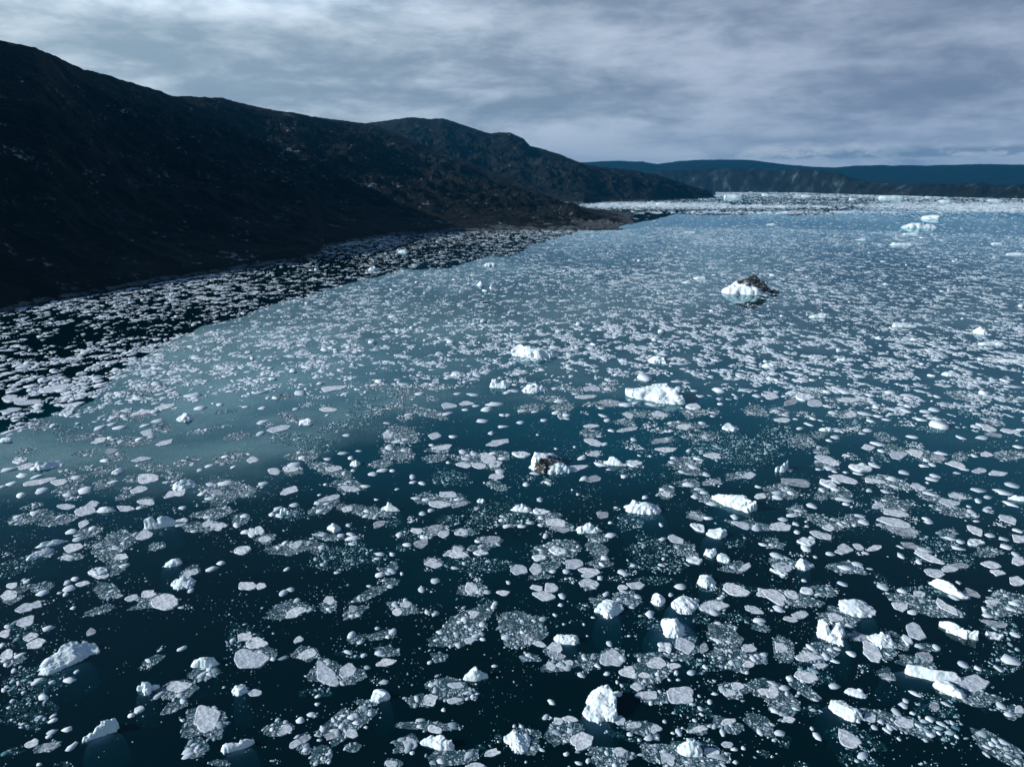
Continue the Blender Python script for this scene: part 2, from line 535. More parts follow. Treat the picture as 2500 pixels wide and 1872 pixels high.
# ---------------------------------------------------------------- traced ice (photo tiles of 625 px, units of 2.8255 px)
# each entry: centre x, centre y, width, height, tilt in the picture; w = thick and white, g = thin and grey, s = sparse brash
FLOES = {
(0, 1404): '''11 8.5 11 5 15,8 17 14 8 10,26 27 20 8 12,22 40 18 7.5 15,4 50 11 7 10,7 44 7 4 10,26 53 14 6 25,31 59 16 8 15,42 45.5 9 4 15,6 69 13 8 20,37 15 10 3 10,58 6 8 4 25,65 3 7 4 25,57 16 6 4 15,57 61 8 3.5 5,78 49 9 6 25 g,86 0 14 6,72 7 12 4 10,60 11 12 4 10,
115 19 12 5 15,128 16 15 6 5,142 23 25 12 5,214 9 16 7,165 13 7 3 10,63 28 5 4 30,155 96 22 9 15,156 103 7 4,120 116 9 6 20 w,113 121 6 3,179 124 27 19 10,158 125 4 3,58.5 133 8 5 75,37 82 6 3 5,37 105 8 4 5,34 123 6 3 10,28 145 12 6 25,41 148 17 6 20 g,62 148 9 4 25,34 163 4 2.5 20,181 81 8 4 0 g,181 85 6 3,157 63 7 2.5 0 g,
211 53 14 6 30,201 56 6 3,222 58 18 9 5,214 73 30 15.5 0,220 101 12 6 5,12 82 6 3 10,16 93 5 3 20,3 99 5 3 15,11 108 5 2.5 20,46 125 6 2 20,8 114 4 2 20,20 128 4 3,45 135 7 2.5 25,42 139 5 2,46 121 5 2.5,52 15 4 2,2 60 6 3 15,5 77 5 3,17 69 8 4 20,33 91 9 3 20,20 101 4 2,60 90 9 3 15 g,66 83 5 3''',
(625, 1404): '''4 9 11 5 10,23 15.5 10 4 5,34 32 17 9 25,46 30 6 4,30 12 8 3.5,63 21 10 7 10,63 29 6 5 30,83 35 7 4,84 29 8 7 30 g,98 9 6 3,155 4.5 10 4 10,143 12 9 4,120 25 9 3.5 -5,129 25 12 5 5,122 31 9 6,129 21 6 3,186 10 11 11,193 14 7 4,200 14 8 4,214 15 12 5 -3,218 6 6 4 0 w,205 27 7 3 10,155 33 8 2.5 -5,180 38 9 5,189 33 10 6 15,159 49 7 4,165 55 6 4.5,184 56 10 5,175 60 9 4 10,190 52 8 3,155 56 5 4,105 45.5 6 4,82 51.5 11 3.5,90 58 6 3.5,118 48 9 4 20,114 53 6 3,80 66 8 2.5,93 69 6 3,107 67 9 5 -10 g,37 55 9 6 25,46 68 18 8 10,60 85 24 17 -50,79 82 17 10 20,9 71 8 6,15 72 6 3 20,53.5 104 5 4,53 111 5 2.5,113 75 15 6 8,150 75 5 4.5 40,206 78 5 3 20,150 108 14 9 15,173 95 12 6,152 94 8 4 10,183 101 7 5 -20,172 108 12 6 10,187 104 5 5 -40,162 116 5 3,38 125 8 4,26 133 14 8 20,51 121 4 3,48 120 8 4,14 133 5 2.5 10,36 139 5 3,34 145 9 7 10,43 150 7 5 10,42 141 9 6 20 g,58 133 7 5,67 125 6 5 -30,74 130 7 3 20,87 127 7 4.5 10,99 119 7 4.5 10,65 138 11 7 25 g,82 136 12 9 5,55 142 4 4,95 131 4 3,83 122 8 3 20,142 130 6 4.5 25,155 133 12 7,132 144 12 11 -5,135 153 4.5 2.5,204 153 13 6 10,118 163 12 7,160 160 8 6,189 164 16 4,63 154 5 4,63 160 5 4.5,52 162 5 4,57 158 4 4,70 129 5 3,76 121 5 3 20,182 44 6 3,172 50 5 3,195 43 7 3,168 61 5 3,176 40 5 3,196 55 6 3,183 106 5 3,155 100 5 3''',
(1250, 1404): '''22 10.5 11 5 -10,34 10 12 8,27 18 17 8 -10,43 17.5 9 5 -10 w,42 25.5 6 4 0 w,66 7 18 7 -5,66 0 14 5,76 2 8 4,81 16 8 5 0 w,96 10.5 10 5,107 8.5 17 6 -5,93 21 8 5 -20,103 27 6 3,108 18 8 3,146 9.5 12 4 0 w,137 16.5 6 3,194 13 22 11 -12,218 15 12 8 -20,175 26 24 9 5,175 32 12 3 5,180 19.5 6 2.5,209 30 15 6 -20,214 38.5 11 4 -5 w,119 33 11 2.5 -5,205 63 13 6 -5,212 70 8 5 15,218 68 7 4,205 76 11 5 -8,190 75 8 5,187 57 6 5,189 65 6 3 0 g,180 71 5 4,150 61 16 12 -15,133 62 13 8 -5 w,166 63 8 8 -40 g,87 71 22 13 -8,87 64 5 3,38 62 14 8 -25,38 68 16 7 -20 g,46 77 13 8 10,34 78 9 7 -30,63 72 6 4,60 86 8 4,82 84.5 6 5,14 69 8 5,24 59 11 5 -8,14 55 10 6 0 g,5 57 4 3,125 76 15 9 -5,100 83 13 10 -10,114 86 10 5 -8,126 85 6 4,140 78 10 6 -10,142 84 6 6 0 w,155 84 9 4 -30,167 79 6 4,143.5 90 4 3.5 0 w,136 90 4 3,115 91 5 3,121 91 3 3,91 92 4.5 4,108 96 12 7,118 103 20 7 -3,91 102 8 3.5,120 110 6 4 10,129 110 4 3,128 100 5 3,145 103 23 15 -5,171 109 6 6 -40,163 115 6 4,156 111 5 3,164 120 5 3,158 125 5 2,175 102 5 4 0 w,195 95 13 6 -15,188 101 12 7 -15,218 100 10 5,95 95 5 3,93 125 11 7 20,107 129 12 6,124 132 9 7 -10,102 137 7 4,50 124 12 6 -10,40 126 9 7 -20,29 122 7 4,61 143 18 15 20,46 143 5 4 40,40 134 4 4 -40,51 134 8 5 0 g,47 154 6 4 -20,34 109 8 5 10 g,134 158 13 10 -10,173 153 14 8 -5,186 146 10 5,192 150 5 4,193 161 5 3,165 160 3 4,200 149 5 2 -10,93 152 11 8,82 153 5 4,66 160 6 5,58 162 6 5,89 164 6 3,2 130 4 3,8 130 5 4 -30,144 135 8 5,161 133 18 4.5 12,182 135 8 5,187 126 12 6 15,214 135 8 4,12 161 3 4 -40,9 39 5 3,19 39 5 3,12 48 5 3,62 42 4 3 0 w,45 42 4 2.5,37 34 5 3 -40,70 36 4 2,101 52 4 2,84 59 8 2.5 -10,65 52 3 2,182 64 4 3,178 58 4 3,185 79 4 3,132 126 5 3,126 140 4 3,110 142 4 2.5''',
(1875, 1404): '''6 18 24 8 -25,20 16 12 7 -15,33.5 13.5 11 6 -15 w,9 29 10 4 -5,28 34 16 6 -5,20 37.5 13 4 -8,31 4 6 3,52 11.5 6 4,64 7 9 4 -20,59 36 14 6 -8,70 43 7 4,77 52 18 6 -8 g,90 67 22 12 -45,72 67.5 9 4 -8 w,11 61.5 11 8 -25,35 70 20 8 -5,54 64 7 6,51 71 8 6,58 74 7 5,37 62 8 4,45 78 12 5,33 87 20 9 -10,4 93 8 6,4 101 12 11 -10,14 97 9 5 -25,19 89 8 4,41 107 5 3,6 117 8 5 -25,24 115 6 7,18 124 10 6,57 95.5 9 4,88 122 13 9 5,117 127 17 8 -3,105 131 7 6,92 131 6 3,113 141 4 3,136 142 5 4,141 137 8 4,148 136 5 3,163 139 4 3,69 141 22 11 -25,38 132 5 4 -30,43 139 9 5 -45 g,82 155 10 4 -20,77 160 4 3,10 136 9 3,5 142 4 3,127 48 20 11 -25,120 56 10 6 -45 w,131 61 8 4 -10,145 62 8 4,114 27 13 7 -10,125 31.5 9 3 -8,131 16 13 5 -3,153 27 22 7 -28,116 13 8 3,100 10 12 4 -15,160 18.5 9 4 0 w,176 15 14 6 -20 g,165 6 5 4.5 0 w,194 23 10 6,214 24 9 5 -10,187 29 6 4,210 29 8 4,190 34.5 9 4,206 17.5 5 3,197 42 24 6 -12 g,197 53 15 5 -8 w,214 51 8 5,135 70 15 8 -15 g,103 87 10 6 -20 g,177 93 32 13 -12,199 80 8 5,181 80 7 4,169 77 9 3 -8,210 73 14 3 -20,217 116 9 6 -5,208 120 8 5 -25,201 112 9 5,119 108 6 5,117 112 8 6 -20,127 102 8 3 -25,154 111 6 3,144 113 10 7 0 g,140 124 8 4 -30,193 145 6 4 -40,204 144 7 4 -30,215 4 14 8 -10,146 0 14 4,13 0 7 2,30 91 5 3,27 101 5 3,125 119 5 3,98 126 6 3 -20,150 128 7 3,159 127 5 3,131 130 6 3,103 134 6 3,208 156 6 4 -30,190 148 6 4 -30,216 161 6 4''',
(0, 936): '''27 2.5 10 3,50 4 30 5 10,8 12 14 5 5,17 14 16 4 8,10 23 18 3.5 8,33 18 8 3 15,24 16 22 4 3,120 12.5 13 3 5,168 10 14 3 8,84 11 8 3,143 20 16 4 8,110 23 11 4,122 25 13 4 8,134 24 11 3,137 32 12 3.5 3,126 36 10 3,97 35 10 4,87 38 12 4 10,103 38 12 3,63 18 22 3 8,58 24.5 13 6 15 w,174 21 12 3.5 3,190 18 9 3.5 -5 w,139 9 9 3,212 20 7 3,8 41.5 10 2 10,86 49.5 13 4 8,142 51 15 4 10,127 42 11 5 5,131 46 7 3,17 67 13 5 8 w,22 71.5 16 5 10,9 74 12 3,34.5 85 21 6 12,52 85 15 5 5,10 86.5 10 3 3,2 89 8 3,18 96.5 10 4 3,32 80 9 3,19 79 10 3 3,122 65.5 16 3.5 8,91 66.5 9 4 5,96 58 13 5 10 g,128 81.5 17 8 8,120 92 15 6 12,152 95 20 6 8,108 107.5 14 5 3,74 110 21 6,57 106 14 5 -5,80 104 12 5 8,52 115 8 5 8,30 112 10 4 5,16 115 8 4,62 127.5 11 4 3 w,80 125 9 3 8,62 142 16 8 8,42 146 11 6 20 g,58 150 11 5 5,125 130.5 13 8 3,156 120 12 7 10 w,188 123 14 6 -2,179 121 10 5,180 115 8 3,105 149.5 14 5 3,85 163 14 7 5 w,108 157 8 4,67 134 10 3 10,86 140 8 4,101 142 7 3,164 164 13 6 20,191 155 8 5 20 w,183 160 10 4 15,210 144 14 6 3 w,195 63 9 3 8,181 71 9 3 5,202 72 6 2.5,173 74.5 8 3 5,218 66 12 5 5,204 122 9 4 5,212 114 9 3,212 128 9 3,158 107 8 4 0 g,182 99 9 4,187 94 10 6 0 g,175 95 8 5,182 87 10 3,195 86 14 3 3,218 128 8 7 0 w,72 121 10 6 15,200 6.5 8 3 15,36 92.5 13 3 8,73 92 14 3 10,98 85 8 5,66 81 9 5 10,126 102 16 5,121 107 6 3,118 26 8 3,107 28 8 3,95 47 8 3,105 50 8 3,120 48 8 3,60 96 9 3''',
(625, 936): '''4.5 7.5 11 4,66 4 20 4 5,38 8 16 3 15,34 22 8 4 5,63 22.5 13 4 -2,6 21 9 4 5,128 0.5 12 3,142 8.5 11 2.5 3,175 8.5 9 4,188 9.5 12 3.5,166 19 14 6 -3,182 17 14 4,190 19 7 3,181 22.5 8 4,200 22 14 3 -5,207 17.5 15 3 3,213 27 9 3,165 26 12 3.5,195 32 12 4 -10,6 33 11 4 3,20 39 22 5 8,4 43 12 4 3,32 32 7 4 -20,79 44.5 10 4 5,62 27 5 2,113 34 7 3,116 55 12 4 -3,128 57.5 8 3 -10,115 44 9 7,132 26.5 10 3,155 45 11 5,170 45.5 9 3.5 25 w,203 42.5 9 4,213 37 10 3,210 50.5 18 5 8,217 27 8 3,162 55 14 5 5,152 53 7 3,179 59 12 4,189 61 10 4 -10,200 64 14 8 -10,193 70.5 13 5 -10,207 70 12 5 5,182 65 9 5,180 70 14 5,213 64.5 10 4 3,166 68 6 3.5 0 g,211 76 12 4 -5,208 80.5 13 5,40 64 9 3,75 60 9 5 10 g,82 64 8 2.5 15,62 65 9 3 -8 g,89 58 6 3,30 74 13 5,15 75.5 12 5 -5,33 70 13 3.5,68 73.5 13 4.5 3,76 77.5 8 4 3,84 75 6 3,109 75 11 3,118 75 8 3,101 78 10 4 -5,81 91 17 5 -8,94.5 88.5 9 3.5 -5 w,73 87 5 6,29 92.5 15 6 5,60 87 5 2.5,6 86.5 11 4 0 w,55 96 5 1.5 8,135 80.5 9 4.5 3,136 85 8 2,144 86 9 3 -5,122 91 6 3,104 100 5 3.5 0 g,138 99 8 5,147 100 8 3.5,159 104 17 6 -3,166 95.5 15 5 -5,174 100 8 3,176 104 13 4 8 g,34 104.5 10 3 5,20 114 9 5 0 g,19 108 10 4 0 g,33 111 9 3.5 0 g,14 113 8 3,63 99 17 5 15,53 103 8 5 30,56 110 9 5 10 g,79 108 10 5 15,96 110 8 5 8,103 115 7 4,95 114 8 3,107 121 11 6 20 g,58 130 8 5,73 131 8 4 0 w,82 130 8 2.5 -3 w,80 122 7 4,83 138.5 7 4,84 133.5 12 4 8,35 139 12 5 8,25 138 8 4,57 141 9 4 12,124 130.5 9 4 3,139 127 10 5,131 139 9 4,143 138 12 8 20 g,144 112 9 5 20 g,151 109.5 8 3,155 125 12 8 15 g,162 130 10 6 15,145 132.5 8 2.5,179 128 12 6,192 136 7 5 20 w,203 135 16 7 0 g,212 118 7 3,213 114.5 6 3,217 123 10 3,191 108 7 3 0 w,173 147 18 6 -8,175 143 10 5 -20,194 146.5 12 4.5 0 w,153 155 15 8 -8,118 147 7 3.5 8,107 147 8 3,3 127 8 7 20 w,9 134 11 5 5,105 151 6 4 10,27 160 7 3 -5,70 163 6 3 20,117 162 10 4 15,126 164 5 4 -20,107 165 10 4 20,58 156 6 3,96 146 4 2.5,172 159 7 4 15,180 155 6 4,115 41 9 4,130 48 8 4,122 50 9 3,205 60 8 4,184 62 8 4''',
(1250, 936): '''2 6 12 4,68 4 15 4 -3,83 4.5 10 4,63 11.5 18 3,41 15 10 3,102 14 5 3 0 w,108 16.5 10 2.5 -5,98 18 14 3 5 g,85 16 20 5 0 g,121 18 12 4 0 g,9 23.5 9 3,20 24 9 3 -5,47 27 10 4,38 25 10 3,27 31.5 9 3.5,7 33.5 9 3.5,47 30 8 3,83 31.5 10 3 -3,79 27.5 10 4,77 21 7 2.5,101 27 10 5 -15,127 26.5 14 4,157 20 11 5 5 w,174 25 8 3,201 5.5 12 4,212 10.5 11 4,180 17.5 8 3 0 w,179 13 7 1.5,149 37 12 5,137 34 8 2.5,144 33 6 3,165 34 9 3.5,167 46 9 4 0 w,137 41 7 2,86.5 40.5 8 4,101 39.5 18 3 8,69 36.5 14 3.5 5,129 49 20 5 8 g,105 48 9 3 -10,71 51 13 6 -15,80 52 8 3 -15,22 44 4 2,54 54.5 5 2,38 56 5 2.5,8.5 61.5 15 4 -3 w,52 73.5 22 6 8,20 77.5 9 2.5 -5 w,62 82 10 3.5 8 w,70 82.5 14 6 10 g,61 64 11 3.5 0 g,72 60.5 10 5 5,110 62 5 1.5 10,119.5 62.5 5 2,134 57 17 4 -5,153 57.5 7 2 5,140 64 7 3.5 0 w,174 62 14 5 -8,138 68 8 3,157 72 12 4,161 65 10 4,147 76 8 3,168 78.5 10 4 8,105 69 14 5 -8 w,76 69.5 12 4 -10 w,97 80 9 3,84 74 6 2,31 85.5 9 4 0 g,12 87 9 3 -8 g,152 87 12 4,205 79 12 5 12,173 85 16 5 5 g,162 91 8 3 -5,133 94.5 10 5 -15,130 91.5 8 3,115 98 8 2.5,158 97.5 9 4 -10,172 103.5 11 4 -3,166 94 9 5 -25 g,213 89 7 3 0 w,52 91.5 4 2,57 95.5 5 2,24 100 9 3.5 -15 w,79 113.5 11 6 -3 g,85 120 6 3,38 120 20 7 -10,42 125 18 5 -15 g,25 116 7 3,16 120 8 3.5,25 111 14 4 -8 w,33 112 7 3,25 122 7 3 -20,8 123 8 4,29 131 9 4 0 w,160 114.5 13 6 -20 g,169 116 9 3.5 -12 g,192.5 115 10 4 -3 w,161 124.5 13 6 -15 w,199 122 14 6 -12,211 124.5 12 4,129 122 7 3.5,142 134.5 14 6 -15,130 134 8 3,40 144.5 16 7 -18 w,24 150.5 12 5 0 w,24 143 7 3,54 156 16 8 -3,80 150.5 9 4 -8,78 156 8 4,158 153 15 6 -5 w,72 135.5 5 4 0 w,85 131 12 4 -12,7 160 14 9 -3,20 160 11 11,67 162.5 17 6 -5,105 157 7 5 -12,129.5 156.5 6 4,202 158 12 5 30,191 158.5 7 3,131 151 5 3,201 133 3 2,35 162 7 3,47 162 8 3,96 163 12 4,217 139 8 4,215 97 12 5''',
(1875, 936): '''3 11 12 5,30 12 16 5 -3 w,20 16 12 5 10 g,40 17 14 6 -3,70 14 18 3.5,66 7 14 3 -3,60 3.5 12 3,105 7.5 10 2.5 -5,120 10 10 3,121 12.5 9 3,129 11.5 6 2,82 12 6 2,144 22.5 13 3 -5,136 24 11 3,139.5 27 6 1.5,120 23.5 10 3 -5,115 18 7 3,132 31 10 4,146 30 9 3,156 34 9 3 -8,188 10 7 2,174 3.5 7 2,8 23.5 10 4,12 31.5 14 3.5 -3,35 35 9 4.5 -5,15 27 7 4,24 30.5 5 2,60 40 11 3 -3,86 40 10 3 0 g,82 43 7 2,85 26 12 3,95 28 9 4 -10,102 31 8 3 -5,88 32 9 3,72 26 10 5,56 25 10 4 -10,39 30 8 2 -8,35 28 6 3,28 38.5 8 3 -8,58 46 10 2.5,53 49 7 2,44.5 54.5 6 2,95 52 12 4 -3,87 55 11 5 -5,98 58 9 4,112 62 17 6 -3,149.5 60 10 4.5 0 w,128 60 14 6 -12,147 64 13 5 -8 g,137 66 8 3,125 46 10 3 -8 g,185 46.5 11 3 -8,195 44 17 4 -8 g,190 38 16 4 -15,208 41 15 3.5 -10,167 46.5 9 2 0 g,189 61 13 4 -5,178 62 7 2.5,217 54.5 9 2.5 -8,48 65 18 5 -12,54 67.5 16 5 -12,43 67 6 3,54 73 12 4 -5,44 74 6 2,67 76.5 5 2,58 76 5 2,18 74.5 8 2.5 0 w,78 77.5 8 3,92.5 70.5 11 3.5 -3,80 73 18 6 -10 w,118 76.5 11 2.5 -3,135 71 8 3,142 70 8 2.5 0 g,163 70 18 4.5 -12,170 74 8 3 -12,183 75 13 4 -3,198 77.5 16 4 -5,163 77 6 2,26 85 27 7 -10 g,64 82 26 6 -15,52 86.5 15 5 -15 w,59 84 10 3 0 w,92 84 18 4 -8,107 82 11 4 -3,109 88.5 8 3,145 79.5 10 3 -3,142 82.5 13 3 -10,138 85.5 5 2,87.5 92 8 3,102 93 9 3 0 g,8 94 9 4,8 98 11 4 -10,20 94 9 4,47 92 9 4,58 91 8 3,66 100 12 4 -8,68 104 8 4 -8,38 105.5 11 4 -8 g,130 89 14 4 -10,140 95 12 4 -15,157 103 17 7 -8,163 97 14 4 -12,182 101 8 4 -3,182 92 11 4 -8,212 87.5 12 4 -12,203 93.5 13 3.5 -3,190 98 8 2 -8,96 105 10 6 -5,110 112 20 6 -8,174 106 5 3,175 110 8 4,179 114 6 3,189 109 8 3,210 104 10 3 -8 g,108 119.5 34 7 -15,117 126 30 9 -18 g,21 113.5 10 4.5 -8,27 109.5 8 3,28 113 4 3,13 117 9 3.5,24 121 8 4,33 119 4 2,33.5 123 5 2.5,12 123.5 19 7 -5,25 128 7 4,62 121 7 4,52 124 11 5 -8,83 119.5 11 4 3,75 122 6 2.5,79 114 9 4 -5,46 131 18 6 -15,38 133 7 4,33 137 14 6 -8 w,33 142 11 3 -3,3 139 6 6 0 w,65 143.5 15 8 5,78 140.5 11 5 -25,54.5 147 9 4 -8 w,92 142 13 5 12,123 139.5 16 5 -15 g,115 141 6 3,136 143.5 11 4 -15,138 149.5 24 6 -22,130 153.5 8 4.5 -5 w,115 148.5 8 3 -8 g,157 133.5 9 5 0 w,166 136.5 8 2.5 -12,179 138 14 5 -3 w,179 126.5 15 7 -20,192 131 9 4 -15,207 117 18 6 -12,137 117 9 3,139 119.5 8 2.5,180 118.5 5 2,216 127 8 4,217 134 15 7 -15,204 134 8 3,206 141 11 4 -10,214 147 8 2.5 -5,164 142 9 3 -8,193 156 17 6 -12,216 153 12 8 -8,166 157 15 5 -8 g,158 160 14 6 -5,143 163 16 6 -5,199 163 13 5 -8,7 148.5 12 3.5 -3 w,12 158 16 7 -15,20 155 5 4,67 159 12 4,77 156 10 4 -15,41 149.5 5 3,10 163 14 4 -20 w'''}
RAFTS = {
(0, 1404): '''20 5 16 5 20,20 11 18 6 20,36 10 20 9 20,93 14 28 15,86 30 22 8 15,34 24 18 5 15,130 22 38 14 5,12 72 22 10 10,22 48 34 22 15 s,4 60 10 6,132 74 22 7 25,126 80 12 5,178 85 34 11 15,152 98 36 15 20,152 112 26 8 20,178 126 40 26 10,171 149 22 16 35,190 162 18 6,42 148 22 9 20,56 163 16 5 0 s,28 92 64 26 15 s,24 118 62 28 10 s,163 27 10 4,140 63 8 4 20,10 18 24 10 20,210 60 38 34 0 s,14 151 26 8 20 s''',
(625, 1404): '''31 29 38 16 8,64 25 14 14 -20,96 17 34 9 22,84 32 20 10 25,118 6 15 8 20,108 5 7 5,146 12 12 5,126 27 24 13,149 31 18 5 -10,187 12 28 13,190 2 16 6 -15,180 46 56 24 22,198 23 14 9 0 s,176 29 10 6,87 55 18 8,109 51 26 9 10,82 68 24 8 -10 s,114 66 24 10 5,43 66 24 14,68 84 40 21,106 91 14 6,158 70 17 8,55 101 26 9 5 s,166 98 44 17 -10,142 108 28 13 5,187 103 12 9 -30,172 106 16 10,48 121 12 6,20 132 30 12 15,40 142 22 10 35,41 150 14 9,80 126 56 24 28,97 110 20 7,83 148 14 10,150 130 40 12,130 145 26 14 20,57 156 24 16 20,18 161 10 5,172 157 50 15 5,200 150 18 10 0 s,118 162 18 9,208 140 8 10 -40 s,4 66 26 12''',
(1250, 1404): '''7 49 46 30 -10,14 71 18 8,37 68 16 10 -20,40 78 24 11 10,64 74 20 12,72 79 10 5,86 70 26 15 -8,60 85 11 6,98 20 28 13 -10,78 25 22 12 -40,90 3 20 5 0 s,120 4 40 7 0 s,185 11 46 13 0 s,173 27 26 13 5,163 38 17 8 0 s,194 36 26 8 -5 s,215 45 16 8 -10,120 41 30 13 -15 s,184 52 26 22 -30,190 72 36 22 -20,213 71 16 11 10,165 78 34 18 0 s,118 70 24 9,143 70 20 8 -5,116 85 46 16,112 96 30 9 0 s,128 106 34 11,158 114 36 20 -10 s,190 99 26 14 -10,215 97 24 18 -30,170 92 14 6 0 s,176 97 12 6 0 s,110 132 40 13 -12,150 155 88 24 -5,85 156 40 17 5,46 134 34 24 -20,30 123 12 6,12 140 30 22 -20,143 134 11 7,160 132 20 9 5,188 130 30 14 -20,215 128 30 18 -25,62 27 13 6 0 s,49 4 18 6,24 1 22 5,66 9 14 8,217 153 14 5 -5 s,150 62 24 14,162 143 30 8 0 s,100 140 40 7 -15 s''',
(1875, 1404): '''20 20 44 13 -15,49 13 22 12,8 29 14 6,60 37 34 15 -15,76 52 21 9 -8,14 64 24 20 -35,43 66 36 18,40 77 38 10 0 s,42 87 38 13 -10 s,30 98 34 11 -35,10 106 34 26 -30,38 116 17 9 -10 s,98 64 24 18 -30,103 86 18 13 -30,114 57 22 14 -20,139 62 22 7 -8,130 75 38 12 -10,82 80 10 10 0 s,138 27 70 13 -13,128 13 46 10 0 s,98 7 16 12 -30 s,204 24 40 22 8,203 47 32 18 -8 s,206 74 34 22 10 s,180 82 28 8 -10 s,148 116 52 26 -30 s,174 103 50 14 -12,196 113 24 11 -10 s,211 117 20 13,115 128 64 14 -18,150 137 34 12 -20 s,76 139 42 20 -15 s,80 160 38 16 -10 s,198 148 60 22 -32,12 143 19 12 -10 s,4 155 12 6 0 s,28 163 14 6 0 s,140 163 18 6 0 s''',
(0, 936): '''28 16 24 5 3,135 4 30 6 5,110 27 50 11,33 36 21 10 5,56 41 24 8 10 s,22 58 22 5 8,75 59 24 5 10,72 46 42 6 10,113 50 40 9 3,140 39 20 7 5,172 41 24 4 10,192 37 16 3 8,205 45 28 7 5,100 63 24 9 12,90 74 18 9 15,75 73 16 5,133 72 30 7 -5,161 68 22 7 12,197 65 38 9 18,60 76 18 5,64 82 20 8 10,90 86 24 8 8,115 82 18 8 5,148 79 22 6 10,149 85 13 5,196 93 50 17 3,60 91 26 11 10,60 98 17 6 5,107 91 16 4 8,110 96 22 6 20,127 102 16 8 3,28 106 19 5 12,22 116 40 11 12,54 117 36 8 10,76 129 24 9 10,86 133 10 5 15,98 140 48 18 20,77 139 12 7 8,63 149 22 7 3,43 146 10 6 20,187 112 36 9 10,182 123 26 9,165 124 17 8,208 117 16 9 10,136 140 16 7 15,102 155 16 10 10,90 163 24 10,14 157 40 16 15 s,164 162 18 9 20,210 144 16 6,195 24 26 5 5 s,5 147 10 4 10,125 6 30 9 5,155 13 14 4''',
(625, 936): '''22 11 30 5 5,45 18 14 5 10,60 19 9 2,98 14 38 6 8 s,75 36 50 10 12 s,40 49 66 13 -8 s,95 23 30 14 0 s,103 2 24 6,127 5 22 7,130 12 22 5,119 19 24 6 8,147 25 32 8 -10,128 29 16 6,152 13 12 6,155 3 36 5,105 24 11 7,27 29 20 9 -20,9 35 16 5 -10,124 44 28 18,122 60 32 12,126 67 14 4 -5,158 56 22 8,155 64 20 7 8,172 63 14 5 -10,193 66 40 13 -12,212 62 18 9 -10,208 88 21 8 -12,40 62 28 8,31 74 20 9 -5,63 74 34 10 -20,108 69 26 7 5,80 88 22 13,168 81 38 13 0 s,60 87 14 3 0 s,146 99 24 9 5,170 101 30 11 -10,30 112 30 11 0 s,59 105 30 13 25,95 110 42 10 -10,118 120 14 9 0 s,205 115 56 18 0 s,168 117 20 10 0 s,135 117 10 6 15,155 127 30 11 10,133 130 30 13 0 s,61 132 22 8 -12,85 133 18 6 8,33 141 34 13 8,55 141 19 9,9 134 16 9 10,86 139 22 6 -5 s,127 141 14 8 0 s,180 128 20 8,202 136 26 9 -3,194 143 16 8,175 146 18 10 -10,153 154 17 9 -8,75 150 58 20 0 s,150 160 8 6 0 s,115 160 16 9 10,195 156 58 14 0 s,104 152 8 6,54 12 14 3 8''',
(1250, 936): '''48 4 20 4,56 6 14 5 -5,82 4 20 7,34 13 24 6,41 15 14 4,15 21 22 7,45 20 24 8 5,44 27 10 6,63 25 8 3 -10,83 17 26 6,98 18.5 20 4 5,65 18 10 4,125 17.5 13 4,107 26 24 7,127 27 20 7,97 33 20 6,118 36 16 5 8,128 40 16 5,155 25 18 12 10,150 44 30 9 -20 s,167 46 26 8,170 24 18 6,211 24 24 9 -3,189 55 70 26 0 s,67 43 19 8,131 49 24 5 5,105 54 18 6 -15,122 59 30 6 -5 s,71 60 15 6 5,148 69 28 12,158 67 14 9,155 76 22 7,107 69 14 7 -10,77 69 14 6 -10,100 76 22 9 0 s,31 85 10 5,16 82 10 5 0 s,153 86 20 7,196 79 22 7 8,175 85 16 6 5,133 94 16 9 -10,164 97 22 8 -25,180 103 20 9 0 s,160 113 16 8 -15,207 122 40 9 -8,193 138 16 8 0 s,5 118 26 16 0 s,28 113 34 8 -12,38 122 32 11 -15,29 130 11 7 0 s,105 119 30 14 0 s,75 133 20 8,40 142 40 17 5,72 142 24 14 -30,120 140 40 18 0 s,150 144 30 12,75 155 24 8,32 158 22 10 10,130 155 56 18 0 s,193 158 26 11 -8,100 163 20 5,148 36 34 6 -5,90 108 8 4 0 s''',
(1875, 936): '''38 7 26 6 -10,62 5 28 6 -10,82 7 14 5,106 11 20 6 -5,72 15 34 6 -3,55 19 12 5,96 21 16 6,170 11 30 9 -12,175 25 30 7 -5 s,192 24 16 6 -12,158 19 24 4 -5,66 27 32 6 -5,33 27 18 6 -12,10 24 18 8 -15,120 34 14 6 -3,74 34 50 7 0 s,140 40 30 7 0 s,195 33 20 6 -10,44 44 14 8 5,30 50 22 11 -10,8 46 30 20 0 s,46 58 14 8 -5,72 63 16 6 -10,72 40 16 6,100 46 22 8 -8,128 53 16 6 -10,112 58 22 8 -8,95 63 22 10 0 s,138 63 28 9 -10,165 63 16 9,210 62 36 9,178 59 12 4 0 s,52 70 20 9 -12,105 85 44 11 -12,130 90 18 6 -10,12 93 28 13 -3,46 96 12 10,62 95 20 11 -10,34 97 10 5 0 s,74 104 16 5 0 s,140 97 26 9 -12,163 97 20 7 -12,160 110 44 9 -12,190 109 14 5 -12,106 106 30 16 -12,24 109 16 9,126 103 8 6 0 s,55 120 36 13 -10,75 117 26 8 -8,116 126 36 10 -15,125 117 14 6 -10,155 130 16 11 -15,200 121 14 6 -8,6 138 16 9 -12,150 139 50 17 0 s,191 145 24 9 -3,80 144 14 7 -20,26 147 16 6 0 s,14 155 22 12 -10,67 159 40 10 -3,130 153 14 7 0 s,165 152 34 13 -10 s,214 14 20 6'''}
